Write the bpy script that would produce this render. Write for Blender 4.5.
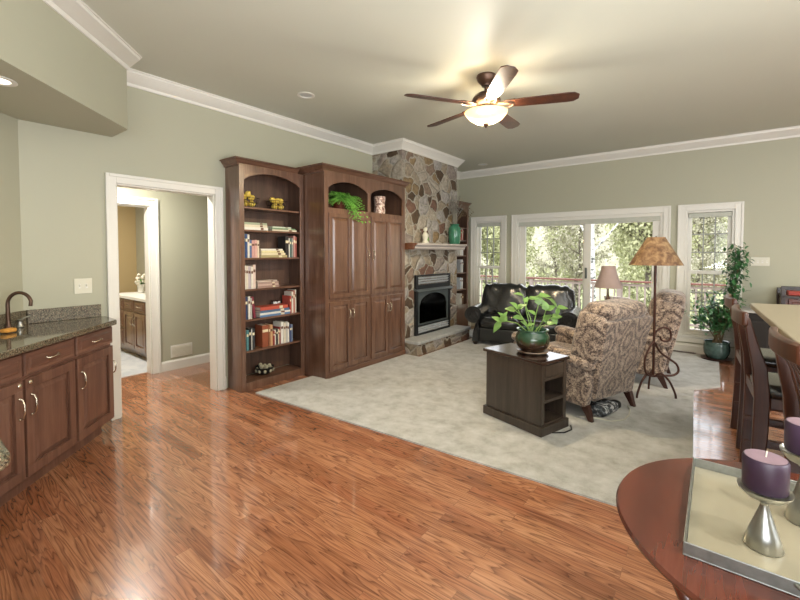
import bpy, bmesh, math, random
from mathutils import Vector, Matrix, Euler
R = math.radians; PI = math.pi
random.seed(7)
for o in list(bpy.data.objects): bpy.data.objects.remove(o)
scene = bpy.context.scene
COL = scene.collection

def hexc(h):
    h = h.lstrip('#'); c = [int(h[i:i+2], 16)/255 for i in (0, 2, 4)]
    return tuple((x/12.92 if x <= .04045 else ((x+.055)/1.055)**2.4) for x in c) + (1,)

# ------------------------------------------------------------------ camera, world, lights, exposure
cam = bpy.data.cameras.new('camera'); cam.sensor_width = 36; cam.lens = 407.287/800*36
cam.shift_y = -34.277/800; cam.clip_start = .05; cam.clip_end = 200
co = bpy.data.objects.new('camera', cam); COL.objects.link(co)
co.location = (0, 0, 1.45); co.rotation_euler = (PI/2 - .0322, 0, .6612)
scene.camera = co
scene.view_settings.view_transform = 'Standard'; scene.view_settings.look = 'None'
scene.view_settings.gamma = 1; scene.view_settings.use_curve_mapping = False
scene.view_settings.exposure = 0.76
W = bpy.data.worlds.new('sky'); scene.world = W; W.use_nodes = True
nt = W.node_tree; nt.nodes.clear()
wo = nt.nodes.new('ShaderNodeOutputWorld'); wb = nt.nodes.new('ShaderNodeBackground')
tc = nt.nodes.new('ShaderNodeTexCoord'); sp = nt.nodes.new('ShaderNodeSeparateXYZ'); rp = nt.nodes.new('ShaderNodeValToRGB')
nt.links.new(tc.outputs['Generated'], sp.inputs[0]); nt.links.new(sp.outputs['Z'], rp.inputs[0])
# overcast sky: the zenith about three times as bright as the horizon
rp.color_ramp.elements[0].position = .04; rp.color_ramp.elements[0].color = (.29, .296, .306, 1)
rp.color_ramp.elements[1].position = .62; rp.color_ramp.elements[1].color = (.93, .96, 1, 1)
nt.links.new(rp.outputs[0], wb.inputs[0]); wb.inputs[1].default_value = 3.4
nt.links.new(wb.outputs[0], wo.inputs[0])

def area(name, loc, rot, sx, sy, power, color=(1, 1, 1), portal=False):
    l = bpy.data.lights.new(name, 'AREA'); l.shape = 'RECTANGLE'; l.size = sx; l.size_y = sy
    l.energy = power; l.color = color
    if portal: l.cycles.is_portal = True
    o = bpy.data.objects.new(name, l); COL.objects.link(o); o.location = loc; o.rotation_euler = rot
    return o
# portals in the three glazed openings of the far wall
area('window_portal', (-3.47, 7.42, 1.3), (-PI/2, 0, 0), .6, 1.8, 1, portal=True)
area('window_portal', (-1.78, 7.42, 1.0), (-PI/2, 0, 0), 2.3, 2.0, 1, portal=True)
area('window_portal', (-.09, 7.42, 1.1), (-PI/2, 0, 0), .6, 1.8, 1, portal=True)
# added fill lamps outside unseen openings made in the rear and right walls
area('added_rear_fill', (1.6, -2.75, 1.6), (PI/2, 0, 0), 3.4, 1.7, 55, (.95, .98, 1))
area('added_side_fill', (4.75, 2.6, 1.6), (PI/2, 0, PI/2), 3.6, 1.7, 70, (.95, .98, 1))
# added fill lamp, out of view, aimed up to brighten the ceiling
area('added_ceiling_fill', (.9, .6, 1.2), (R(166), 0, R(35)), 2.0, 1.4, 124, (.96, .98, 1))
CAN_W = 18; FAN_W = 30; FAN_DOWN = 260

# ------------------------------------------------------------------ node helpers / materials
def newmat(name):
    m = bpy.data.materials.new(name); m.use_nodes = True
    return m, m.node_tree, m.node_tree.nodes['Principled BSDF']
def setp(b, **k):  # short names for the main surface inputs
    names = {'rough': 'Roughness', 'metal': 'Metallic', 'spec': 'Specular IOR Level', 'coat': 'Coat Weight', 'coatr': 'Coat Roughness', 'trans': 'Transmission Weight', 'sheen': 'Sheen Weight', 'alpha': 'Alpha'}
    for q, v in k.items(): b.inputs[names[q]].default_value = v
def flat(name, h, rough=.5, metal=0, noise=.06, nscale=12, **k):
    m, t, b = newmat(name); c = hexc(h)
    n = t.nodes.new('ShaderNodeTexNoise'); n.inputs['Scale'].default_value = nscale; n.inputs['Detail'].default_value = 4
    tcn = t.nodes.new('ShaderNodeTexCoord'); t.links.new(tcn.outputs['Object'], n.inputs['Vector'])
    r = t.nodes.new('ShaderNodeValToRGB')
    r.color_ramp.elements[0].position = .3; r.color_ramp.elements[1].position = .7
    r.color_ramp.elements[0].color = tuple(x*(1-noise) for x in c[:3])+(1,)
    r.color_ramp.elements[1].color = tuple(min(1, x*(1+noise)) for x in c[:3])+(1,)
    t.links.new(n.outputs['Fac'], r.inputs[0]); t.links.new(r.outputs[0], b.inputs['Base Color'])
    setp(b, rough=rough, metal=metal, **k); return m
def ramp(t, src, stops):
    r = t.nodes.new('ShaderNodeValToRGB'); e = r.color_ramp.elements
    while len(e) > 1: e.remove(e[-1])
    e[0].position = stops[0][0]; e[0].color = hexc(stops[0][1])
    for p, c in stops[1:]:
        x = e.new(p); x.color = hexc(c)
    t.links.new(src, r.inputs[0]); return r
def mapping(t, scale=(1, 1, 1), out='Object', rot=(0, 0, 0)):
    tcn = t.nodes.new('ShaderNodeTexCoord'); mp = t.nodes.new('ShaderNodeMapping')
    mp.inputs['Scale'].default_value = scale; mp.inputs['Rotation'].default_value = rot
    t.links.new(tcn.outputs[out], mp.inputs[0]); return mp
def bump(t, b, src, strength=.2, dist=.01):
    n = t.nodes.new('ShaderNodeBump'); n.inputs['Strength'].default_value = strength; n.inputs['Distance'].default_value = dist
    t.links.new(src, n.inputs['Height']); t.links.new(n.outputs[0], b.inputs['Normal'])
def noise(t, vec, scale, detail=5, rough=.55, dist=0):
    n = t.nodes.new('ShaderNodeTexNoise'); n.inputs['Scale'].default_value = scale; n.inputs['Detail'].default_value = detail
    n.inputs['Roughness'].default_value = rough; n.inputs['Distortion'].default_value = dist
    t.links.new(vec, n.inputs['Vector']); return n
def math_(t, op, a, b=None):
    n = t.nodes.new('ShaderNodeMath'); n.operation = op
    for i, v in enumerate((a, b)):
        if v is None: continue
        if isinstance(v, (int, float)): n.inputs[i].default_value = v
        else: t.links.new(v, n.inputs[i])
    return n.outputs[0]
def mix(t, fac, a, b, mode='MIX'):
    n = t.nodes.new('ShaderNodeMix'); n.data_type = 'RGBA'; n.blend_type = mode
    for key, v in ((0, fac), (6, a), (7, b)):
        if isinstance(v, (int, float)): n.inputs[key].default_value = v
        elif isinstance(v, tuple): n.inputs[key].default_value = v
        else: t.links.new(v, n.inputs[key])
    return n.outputs[2]
def wood(name, dark, mid, light, rough=.3, along='z', sc=14, coat=.2, bmp=.08, dst=.6):
    m, t, b = newmat(name)
    s = {'x': (.07, 1, 1), 'y': (1, .07, 1), 'z': (1, 1, .07)}[along]
    mp = mapping(t, s)
    n1 = noise(t, mp.outputs[0], sc, 6, .6, dst); n2 = noise(t, mp.outputs[0], sc*6, 3, .6)
    f = math_(t, 'ADD', math_(t, 'MULTIPLY', n1.outputs['Fac'], .7), math_(t, 'MULTIPLY', n2.outputs['Fac'], .3))
    r = ramp(t, f, [(.3, dark), (.5, mid), (.68, light)])
    t.links.new(r.outputs[0], b.inputs['Base Color']); setp(b, rough=rough, coat=coat, coatr=.2)
    
    if bmp: bump(t, b, f, bmp, .004)
    return m
def painted(name, h, rough=.55):
    m, t, b = newmat(name); b.inputs['Base Color'].default_value = hexc(h); setp(b, rough=rough)
    mp = mapping(t); n = noise(t, mp.outputs[0], 160, 2); bump(t, b, n.outputs['Fac'], .04, .002)
    n2 = noise(t, mp.outputs[0], 1.2, 2)
    c = hexc(h)
    r = t.nodes.new('ShaderNodeValToRGB'); r.color_ramp.elements[0].color = tuple(x*.97 for x in c[:3])+(1,); r.color_ramp.elements[1].color = tuple(min(1, x*1.03) for x in c[:3])+(1,)
    t.links.new(n2.outputs['Fac'], r.inputs[0]); t.links.new(r.outputs[0], b.inputs['Base Color'])
    return m
M = {}
M['wall'] = painted('wall_paint_greige', '#aaa995')
M['ceil'] = painted('ceiling_paint', '#c0c1b2')
M['yellow'] = painted('wall_paint_tan', '#bfa87c')
M['white'] = flat('white_trim_paint', '#dad8d0', .35, noise=.01)
M['backlitmuntin'] = flat('backlit_muntin_grey', '#8f918c', .5, noise=.01)  # bars coloured grey to carry their backlit look
M['dulldark'] = flat('dull_black_brown_wood', '#17110d', .7, noise=.2)
M['cabwood'] = wood('brown_cabinet_wood', '#462e22', '#644636', '#7c5d4b', coat=.9)
M['cabwoodx'] = wood('brown_cabinet_wood_horizontal', '#462e22', '#644636', '#7c5d4b', along='x')
M['cabin'] = wood('cabinet_interior_wood', '#39281f', '#50392d', '#604738', rough=.5)
M['barwood'] = wood('bar_cabinet_wood', '#4a342a', '#69493c', '#806050')
M['barwoodx'] = wood('bar_cabinet_wood_horizontal', '#4a342a', '#69493c', '#806050', along='x')
M['darkwood'] = wood('espresso_wood', '#170e0b', '#261915', '#33231d', rough=.3)
M['polishedwood'] = wood('polished_espresso_top', '#170e0b', '#261915', '#33231d', rough=.14, along='x', coat=.8)
M['hazedwood'] = wood('haze_lightened_espresso', '#2a221c', '#3d332b', '#4b4036', rough=.35)  # espresso lightened so the colour itself holds a glossy haze
M['stoolwood'] = wood('dark_cherry_wood', '#2a140b', '#452415', '#58301d', rough=.35, coat=.15, bmp=0)
M['cherry'] = wood('cherry_table_wood', '#36160f', '#532518', '#6a3525', rough=.25, along='y', sc=9, coat=.5, bmp=0, dst=0)
M['legwood'] = flat('walnut_leg', '#3a2018', .35)
M['litmantel'] = wood('window_lit_mantel_wood', '#8d8079', '#a99e98', '#c0b7b1', along='x')  # window light on the brown shelf put in as pale grey
M['mantelend'] = wood('brown_mantel_wood', '#4a2c1c', '#6b432c', '#80553a', along='x')
M['bronze'] = flat('oil_rubbed_bronze', '#5b463a', .35, .7, noise=.2)
M['nickel'] = flat('brushed_nickel', '#a8a9a6', .3, 1, noise=.05, nscale=60)
M['pull'] = flat('pewter_pull', '#cfc6b4', .25, 1)
M['silver'] = flat('silver_tray_metal', '#8b8d89', .32, .8, noise=.15, nscale=40)
M['iron'] = flat('rusty_iron', '#43271d', .45, .5, noise=.25, nscale=30)
M['black'] = flat('black_metal', '#1b1d1f', .4, .3)
M['greymetal'] = flat('grey_enamel_metal', '#59605f', .4, .4)
M['louver'] = flat('silver_louver', '#d3d6d8', .35, .5)
M['leather'] = flat('black_leather', '#17191a', .27, noise=.25, nscale=9, spec=.6, coat=.5, coatr=.2)
M['plastic'] = flat('ivory_plastic', '#cfccba', .4, noise=.01)
M['soil'] = flat('dark_soil', '#2a2019', .9, noise=.4, nscale=60)
M['leaf'] = flat('green_leaf', '#5f9a3c', .45, noise=.35, nscale=9)
M['leaflight'] = flat('variegated_leaf', '#6c8f4a', .4, noise=.35, nscale=18)
M['leafdark'] = flat('dark_green_leaf', '#3f6e42', .4, noise=.35, nscale=9)
M['fern'] = flat('fern_green', '#79b351', .5, noise=.4, nscale=14)
M['stem'] = flat('green_stem', '#7fa055', .5)
M['woodstem'] = flat('woody_stem', '#6b5a40', .7)
M['wax'] = flat('purple_wax', '#37273a', .4, noise=.15, nscale=30)
M['waxtop'] = flat('dusty_purple_wax', '#7d6874', .55, noise=.12, nscale=30)
M['wick'] = flat('wick', '#d8d2c0', .8)
M['lemon'] = flat('lemon_skin', '#d9bd55', .4, noise=.12, nscale=20)
M['ashlog'] = flat('ashy_log', '#a89f90', .9, noise=.35, nscale=12)
M['sponge'] = flat('orange_sponge', '#c48a3a', .8, noise=.2, nscale=60)
M['reflectbrick'] = flat('reflection_paled_firebrick', '#8f8c86', .8, noise=.3, nscale=14)  # brick paled so its colour stands for room reflections on the glass
M['pages'] = flat('paper_pages', '#ddd6c4', .8)
M['bedsheet'] = flat('pale_shade_fabric', '#b9bbb0', .8)
M['counterbeige'] = flat('beige_laminate', '#958b76', .3, noise=.06, nscale=120)
M['deckwood'] = flat('deck_boards', '#8a7f74', .8, noise=.2)
M['railred'] = flat('red_rail_paint', '#74483f', .6)
M['railwhite'] = flat('pale_baluster_paint', '#9c8f87', .6)
M['bark'] = flat('tree_bark', '#6a6157', .9, noise=.3, nscale=6)
M['grass'] = flat('spring_grass', '#8f9a68', .9, noise=.3, nscale=1.5)

def m_carpet():
    m, t, b = newmat('beige_carpet'); mp = mapping(t)
    n1 = noise(t, mp.outputs[0], 7, 7, .7); n2 = noise(t, mp.outputs[0], 160, 3)
    f = math_(t, 'ADD', math_(t, 'MULTIPLY', n1.outputs['Fac'], .75), math_(t, 'MULTIPLY', n2.outputs['Fac'], .25))
    r = ramp(t, f, [(.36, '#929087'), (.5, '#acaba5'), (.64, '#bebdb9')])
    t.links.new(r.outputs[0], b.inputs['Base Color']); setp(b, rough=.95, sheen=.3); bump(t, b, n2.outputs['Fac'], .6, .01); return m
M['carpet'] = m_carpet()
def m_floor():
    m, t, b = newmat('oak_plank_floor'); mp = mapping(t)
    br = t.nodes.new('ShaderNodeTexBrick'); br.offset = .37; br.offset_frequency = 2; br.squash = 1
    br.inputs['Color1'].default_value = (0, 0, 0, 1); br.inputs['Color2'].default_value = (1, 1, 1, 1); br.inputs['Mortar'].default_value = (.5, .5, .5, 1)
    br.inputs['Scale'].default_value = 1; br.inputs['Mortar Size'].default_value = .0012; br.inputs['Mortar Smooth'].default_value = .3
    br.inputs['Brick Width'].default_value = .85; br.inputs['Row Height'].default_value = .083
    t.links.new(mp.outputs[0], br.inputs['Vector'])
    # offset grain per plank
    cx = t.nodes.new('ShaderNodeCombineXYZ'); t.links.new(math_(t, 'MULTIPLY', br.outputs['Color'], 37.0), cx.inputs[2])
    t.links.new(math_(t, 'MULTIPLY', br.outputs['Color'], 11.0), cx.inputs[0])
    va = t.nodes.new('ShaderNodeVectorMath'); va.operation = 'ADD'; t.links.new(mp.outputs[0], va.inputs[0]); t.links.new(cx.outputs[0], va.inputs[1])
    m2 = t.nodes.new('ShaderNodeMapping'); m2.inputs['Scale'].default_value = (.7, 8, 1); t.links.new(va.outputs[0], m2.inputs[0])
    n1 = noise(t, m2.outputs[0], 1.6, 2, .5, .4)
    rings = math_(t, 'FRACT', math_(t, 'MULTIPLY', n1.outputs['Fac'], 12.0))
    m3 = t.nodes.new('ShaderNodeMapping'); m3.inputs['Scale'].default_value = (3, 90, 1); t.links.new(va.outputs[0], m3.inputs[0])
    n2 = noise(t, m3.outputs[0], 2, 3, .6)
    rr = ramp(t, rings, [(.0, '#6a4531'), (.16, '#90634a'), (.42, '#a87757'), (.8, '#b48364'), (1, '#93674c')])
    r2 = ramp(t, br.outputs['Color'], [(0, '#b99580'), (.3, '#e0c4ae'), (.65, '#fbe6d4'), (1, '#cfa892')])
    c = mix(t, 1.0, rr.outputs[0], r2.outputs[0], 'MULTIPLY')
    r3 = ramp(t, n2.outputs['Fac'], [(.3, '#9a8578'), (.55, '#ffffff')])
    c = mix(t, .6, c, r3.outputs[0], 'MULTIPLY')
    c = mix(t, math_(t, 'MULTIPLY', br.outputs['Fac'], .6), c, hexc('#3c2416'))
    g = t.nodes.new('ShaderNodeGamma'); g.inputs[1].default_value = .82; t.links.new(c, g.inputs[0])
    t.links.new(g.outputs[0], b.inputs['Base Color']); setp(b, rough=.24, coat=.9, coatr=.08)
    bump(t, b, br.outputs['Fac'], .15, .002); return m
M['floor'] = m_floor()
def m_stone():
    m, t, b = newmat('fieldstone_masonry'); mp = mapping(t, (1, 1, 1.15))
    n0 = noise(t, mp.outputs[0], 5, 3, .5)
    mixv = t.nodes.new('ShaderNodeMix'); mixv.data_type = 'VECTOR'; mixv.inputs[0].default_value = .13
    t.links.new(mp.outputs[0], mixv.inputs[4]); t.links.new(n0.outputs['Color'], mixv.inputs[5])
    v = t.nodes.new('ShaderNodeTexVoronoi'); v.inputs['Scale'].default_value = 5.4; t.links.new(mixv.outputs[1], v.inputs['Vector'])
    e = t.nodes.new('ShaderNodeTexVoronoi'); e.feature = 'DISTANCE_TO_EDGE'; e.inputs['Scale'].default_value = 5.4; t.links.new(mixv.outputs[1], e.inputs['Vector'])
    sx = t.nodes.new('ShaderNodeSeparateColor'); t.links.new(v.outputs['Color'], sx.inputs[0])
    r = ramp(t, sx.outputs[0], [(0, '#5d4a37'), (.12, '#a39682'), (.3, '#8f7b6a'), (.42, '#b5ab9b'), (.58, '#9a8f86'), (.7, '#7d5e4e'), (.78, '#b0aaa3'), (.93, '#96805f')])
    r.color_ramp.interpolation = 'CONSTANT'
    n2 = noise(t, mp.outputs[0], 22, 5, .65); rn = ramp(t, n2.outputs['Fac'], [(.3, '#8f8780'), (.7, '#ffffff')])
    c = mix(t, .7, r.outputs[0], rn.outputs[0], 'MULTIPLY')
    ed = ramp(t, e.outputs['Distance'], [(.0, '#000000'), (.015, '#000000'), (.06, '#ffffff')])
    c = mix(t, ed.outputs[0], hexc('#a39d90'), c)
    t.links.new(c, b.inputs['Base Color']); setp(b, rough=.75)
    ed2 = ramp(t, e.outputs['Distance'], [(.0, '#000000'), (.14, '#ffffff')])
    h = math_(t, 'ADD', ed2.outputs[0], math_(t, 'MULTIPLY', n2.outputs['Fac'], .35)); bump(t, b, h, .9, .02); return m
M['stone'] = m_stone()
M['slate'] = flat('grey_hearth_slab', '#a9a9a6', .5, noise=.15, nscale=18)
def m_granite():
    m, t, b = newmat('speckled_brown_granite'); mp = mapping(t)
    v = t.nodes.new('ShaderNodeTexVoronoi'); v.inputs['Scale'].default_value = 230; t.links.new(mp.outputs[0], v.inputs['Vector'])
    sx = t.nodes.new('ShaderNodeSeparateColor'); t.links.new(v.outputs['Color'], sx.inputs[0])
    n = noise(t, mp.outputs[0], 14, 4)
    f = math_(t, 'ADD', math_(t, 'MULTIPLY', sx.outputs[0], .8), math_(t, 'MULTIPLY', n.outputs['Fac'], .2))
    r = ramp(t, f, [(.1, '#1c1a18'), (.35, '#4d4236'), (.55, '#7a6a56'), (.72, '#59604f'), (.9, '#a2917a')])
    t.links.new(r.outputs[0], b.inputs['Base Color']); setp(b, rough=.08, coat=.3, coatr=.04); return m
M['granite'] = m_granite()
M['granitematte'] = M['granite'].copy(); M['granitematte'].name = 'honed_brown_granite'
setp(M['granitematte'].node_tree.nodes['Principled BSDF'], rough=.5, coat=0)
def m_damask():
    m, t, b = newmat('damask_upholstery'); mp = mapping(t, (1, 1, 1))
    n0 = noise(t, mp.outputs[0], 9, 2)
    mixv = t.nodes.new('ShaderNodeMix'); mixv.data_type = 'VECTOR'; mixv.inputs[0].default_value = .06
    t.links.new(mp.outputs[0], mixv.inputs[4]); t.links.new(n0.outputs['Color'], mixv.inputs[5])
    s = t.nodes.new('ShaderNodeSeparateXYZ'); t.links.new(mixv.outputs[1], s.inputs[0])
    xx = math_(t, 'ADD', s.outputs[0], s.outputs[1])
    a = math_(t, 'SINE', math_(t, 'MULTIPLY', xx, 21.0)); c = math_(t, 'SINE', math_(t, 'MULTIPLY', s.outputs[2], 15.0))
    f = math_(t, 'ADD', a, c)
    k = math_(t, 'SINE', math_(t, 'MULTIPLY', f, 5.2))
    n3 = noise(t, mixv.outputs[1], 72, 3, .65, 1.2)
    k2 = math_(t, 'ADD', math_(t, 'MULTIPLY', k, .06), n3.outputs['Fac'])
    r = ramp(t, k2, [(.37, '#2c211d'), (.45, '#594840'), (.53, '#958171'), (.66, '#bba894')])
    t.links.new(r.outputs[0], b.inputs['Base Color']); setp(b, rough=.75, sheen=.3)
    n4 = noise(t, mp.outputs[0], 300, 2); bump(t, b, n4.outputs['Fac'], .3, .003); return m
M['damask'] = m_damask()
def m_pattern(name, c1, c2, c3, scale, rough=.6):
    m, t, b = newmat(name); mp = mapping(t); n = noise(t, mp.outputs[0], scale, 4, .6, .6)
    r = ramp(t, n.outputs['Fac'], [(.38, c1), (.5, c2), (.62, c3)]); t.links.new(r.outputs[0], b.inputs['Base Color']); setp(b, rough=rough); return m
M['lampmica'] = m_pattern('mottled_tan_shade', '#5c4029', '#7b5d3f', '#957a58', 16)
M['rosevase'] = m_pattern('rose_patterned_ceramic', '#5a3a34', '#b79a8c', '#d8cabc', 34, .3)
M['pinkshade'] = flat('dusty_lilac_shade', '#a8938c', .7)
M['stripes'] = m_pattern('black_white_patterned_cloth', '#1a1c1f', '#4a5055', '#d5d8d8', 22)
def m_greenpot():
    m, t, b = newmat('green_brown_glaze'); mp = mapping(t)
    s = t.nodes.new('ShaderNodeSeparateXYZ'); t.links.new(mp.outputs[0], s.inputs[0])
    m2 = mapping(t, (1, 1, .15)); n = noise(t, m2.outputs[0], 30, 3)
    f = math_(t, 'ADD', math_(t, 'MULTIPLY', s.outputs[2], 4.4), math_(t, 'MULTIPLY', n.outputs['Fac'], .5))
    r = ramp(t, f, [(.3, '#2b1a14'), (.62, '#3c2a1c'), (.78, '#2c4a30'), (1, '#2a4d38')]); t.links.new(r.outputs[0], b.inputs['Base Color']); setp(b, rough=.12, coat=.5); return m
M['greenpot'] = m_greenpot()
M['jade'] = flat('green_ceramic', '#3a7259', .15, noise=.2)
M['teal'] = flat('teal_glazed_pot', '#465a55', .2, noise=.3, nscale=20)
M['saucer'] = m_pattern('brown_glazed_saucer', '#5b3b28', '#7d6a58', '#a08a74', 20, .3)
def m_glass(name):
    m = bpy.data.materials.new(name); m.use_nodes = True; t = m.node_tree; t.nodes.clear()
    o = t.nodes.new('ShaderNodeOutputMaterial'); mx = t.nodes.new('ShaderNodeMixShader'); tr = t.nodes.new('ShaderNodeBsdfTransparent'); gl = t.nodes.new('ShaderNodeBsdfGlossy')
    gl.inputs['Roughness'].default_value = .02; lw = t.nodes.new('ShaderNodeFresnel'); lw.inputs[0].default_value = 1.3
    t.links.new(lw.outputs[0], mx.inputs[0]); t.links.new(tr.outputs[0], mx.inputs[1]); t.links.new(gl.outputs[0], mx.inputs[2]); t.links.new(mx.outputs[0], o.inputs[0]); return m
M['glass'] = m_glass('clear_window_glass')
def m_emit(name, h, strength):
    m, t, b = newmat(name); b.inputs['Base Color'].default_value = hexc(h); b.inputs['Emission Color'].default_value = hexc(h); b.inputs['Emission Strength'].default_value = strength; setp(b, rough=.4); return m
M['bowl'] = m_emit('alabaster_glass', '#efdcb4', .5)
_t = M['bowl'].node_tree; _mx = _t.nodes.new('ShaderNodeMixShader'); _tr = _t.nodes.new('ShaderNodeBsdfTransparent'); _tr.inputs[0].default_value = (1, .93, .8, 1); _mx.inputs[0].default_value = .55
_t.links.new(_t.nodes['Principled BSDF'].outputs[0], _mx.inputs[1]); _t.links.new(_tr.outputs[0], _mx.inputs[2]); _t.links.new(_mx.outputs[0], _t.nodes['Material Output'].inputs[0])
M['lens'] = m_emit('lit_lamp_lens', '#fff6e4', 1.6)
M['mirror'] = flat('champagne_tray_panel', '#aba48f', .22, .35, noise=.03)
M['wire'] = flat('dark_wire', '#2b241f', .5, .6)
M['tile'] = m_pattern('pale_tile', '#b9bdc0', '#c6c9ca', '#d2d3d2', 5, .3)
def m_birch():
    m, t, b = newmat('white_birch_bark'); mp = mapping(t, (1, 1, 2.2)); n = noise(t, mp.outputs[0], 6, 4, .6)
    r = ramp(t, n.outputs['Fac'], [(.4, '#4a4a48'), (.48, '#cfcfcb'), (.6, '#dcdcd8')]); t.links.new(r.outputs[0], b.inputs['Base Color']); setp(b, rough=.8); return m
M['birch'] = m_birch()
M['stripesoft'] = flat('dried_grey_stems', '#8d8a80', .8, noise=.3)
M['hillwoods'] = m_pattern('bare_spring_woodland', '#736e60', '#87846c', '#98957d', 1.3, .9)
M['springleaf'] = flat('spring_leaf', '#a3a47c', .7, noise=.3, nscale=1.2)
M['paleleaf'] = flat('pale_bud_leaf', '#a39e88', .7, noise=.25, nscale=1.2)
_cov = {}
def cover(h):
    if h not in _cov: _cov[h] = flat('book_cover_'+str(len(_cov)), h, .5, noise=.08, nscale=30)
    return _cov[h]

# ------------------------------------------------------------------ mesh helpers
class MB:
    def __init__(s): s.bm = bmesh.new(); s.mi = 0
    def face(s, vs):
        try:
            f = s.bm.faces.new(vs); f.material_index = s.mi; return f
        except ValueError: return None
    def verts(s, pts): return [s.bm.verts.new(p) for p in pts]
    def box(s, x0, x1, y0, y1, z0, z1, mat=None):
        v = s.verts([(x, y, z) for z in (z0, z1) for y in (y0, y1) for x in (x0, x1)])
        if mat is not None:
            for q in v: q.co = mat @ q.co
        for f in ((0, 2, 3, 1), (4, 5, 7, 6), (0, 1, 5, 4), (2, 6, 7, 3), (0, 4, 6, 2), (1, 3, 7, 5)): s.face([v[i] for i in f])
        return s
    def frustum(s, a, b):  # two quads (lists of 4 pts)
        va = s.verts(a); vb = s.verts(b)
        s.face(va[::-1]); s.face(vb)
        for i in range(4): s.face([va[i], va[(i+1) % 4], vb[(i+1) % 4], vb[i]])
        return s
    def prism(s, poly, axis, a0, a1):
        def P(u, v, w): return {'x': (w, u, v), 'y': (u, w, v), 'z': (u, v, w)}[axis]
        A = s.verts([P(u, v, a0) for u, v in poly]); B = s.verts([P(u, v, a1) for u, v in poly]); n = len(poly)
        s.face(A[::-1]); s.face(B)
        for i in range(n): s.face([A[i], A[(i+1) % n], B[(i+1) % n], B[i]])
        return s
    def lathe(s, prof, c=(0, 0, 0), seg=24, mat=None, sx=1, sy=1):
        rings = []
        for r, z in prof:
            if r < 1e-5: rings.append([s.bm.verts.new((c[0], c[1], c[2]+z))])
            else: rings.append([s.bm.verts.new((c[0]+sx*r*math.cos(2*PI*i/seg), c[1]+sy*r*math.sin(2*PI*i/seg), c[2]+z)) for i in range(seg)])
        if mat is not None:
            for rg in rings:
                for v in rg: v.co = mat @ v.co
        for a, b in zip(rings, rings[1:]):
            for i in range(seg):
                j = (i+1) % seg
                if len(a) == 1 and len(b) == 1: break
                if len(a) == 1: s.face([a[0], b[j], b[i]])
                elif len(b) == 1: s.face([a[i], a[j], b[0]])
                else: s.face([a[i], a[j], b[j], b[i]])
        if len(rings[0]) > 1 and len(rings[-1]) > 1 and abs(prof[0][0]-prof[-1][0]) < .02 and abs(prof[0][1]-prof[-1][1]) < .1 and len(prof) > 3:
            a, b = rings[-1], rings[0]
            for i in range(seg): s.face([a[i], a[(i+1) % seg], b[(i+1) % seg], b[i]])
            return s
        for rg, rev in ((rings[0], True), (rings[-1], False)):
            if len(rg) > 1: s.face(rg[::-1] if rev else rg)
        return s
    def tube(s, path, r, seg=8, caps=True, flat=None):
        path = [Vector(p) for p in path]; n = len(path); rs = r if isinstance(r, (list, tuple)) else [r]*n
        up = Vector((0, 0, 1)); prev = None; rings = []
        for i, p in enumerate(path):
            d = (path[min(i+1, n-1)]-path[max(i-1, 0)]).normalized()
            if prev is None:
                a = d.orthogonal().normalized() if abs(d.dot(up)) > .95 else d.cross(up).normalized()
            else:
                a = prev - d*prev.dot(d)
                a = a.normalized() if a.length > 1e-6 else d.orthogonal().normalized()
            prev = a; b = d.cross(a)
            k = flat or 1
            rings.append([s.bm.verts.new(p+(a*math.cos(2*PI*j/seg)+b*k*math.sin(2*PI*j/seg))*rs[i]) for j in range(seg)])
        for A, B in zip(rings, rings[1:]):
            for j in range(seg): s.face([A[j], A[(j+1) % seg], B[(j+1) % seg], B[j]])
        if caps: s.face(rings[0][::-1]); s.face(rings[-1])
        return s
    def ball(s, c, r, seg=12, sz=1, mat=None):
        n = seg//2
        return s.lathe([(r*math.sin(PI*i/n) if 0 < i < n else 0, -r*sz*math.cos(PI*i/n)) for i in range(n+1)], c, seg, mat)
    def cushion(s, c, size, r, puff=.0, n=8, mat=None):
        hx, hy, hz = [q/2 for q in size]; vmap = {}
        def key(i, j, k): return (i, j, k)
        def V(i, j, k):
            if (i, j, k) in vmap: return vmap[(i, j, k)]
            u = [2*q/n-1 for q in (i, j, k)]
            h = (hx, hy, hz); inner = [max(q-r, .001) for q in h]
            # spread samples so that the rounding gets enough of them
            p = [math.copysign(abs(u[q])**.75, u[q])*h[q] if abs(u[q]) > 0 else 0 for q in range(3)]
            cl = [max(-inner[q], min(inner[q], p[q])) for q in range(3)]
            d = Vector([p[q]-cl[q] for q in range(3)])
            if d.length > 1e-6:
                d = d.normalized()*r; p = [cl[q]+d[q] for q in range(3)]
            g = [1-(abs(p[q])/h[q])**2 for q in range(3)]
            p = [p[0]*(1+puff*max(0, g[1])*max(0, g[2])), p[1]*(1+puff*max(0, g[0])*max(0, g[2])), p[2]*(1+puff*max(0, g[0])*max(0, g[1]))]
            co_ = Vector((p[0]+c[0], p[1]+c[1], p[2]+c[2]))
            if mat is not None: co_ = mat @ co_
            v = s.bm.verts.new(co_); vmap[(i, j, k)] = v; return v
        for a in range(n):
            for b in range(n):
                s.face([V(0, a, b), V(0, a, b+1), V(0, a+1, b+1), V(0, a+1, b)])
                s.face([V(n, a, b), V(n, a+1, b), V(n, a+1, b+1), V(n, a, b+1)])
                s.face([V(a, 0, b), V(a+1, 0, b), V(a+1, 0, b+1), V(a, 0, b+1)])
                s.face([V(a, n, b), V(a, n, b+1), V(a+1, n, b+1), V(a+1, n, b)])
                s.face([V(a, b, 0), V(a, b+1, 0), V(a+1, b+1, 0), V(a+1, b, 0)])
                s.face([V(a, b, n), V(a+1, b, n), V(a+1, b+1, n), V(a, b+1, n)])
        return s
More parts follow.
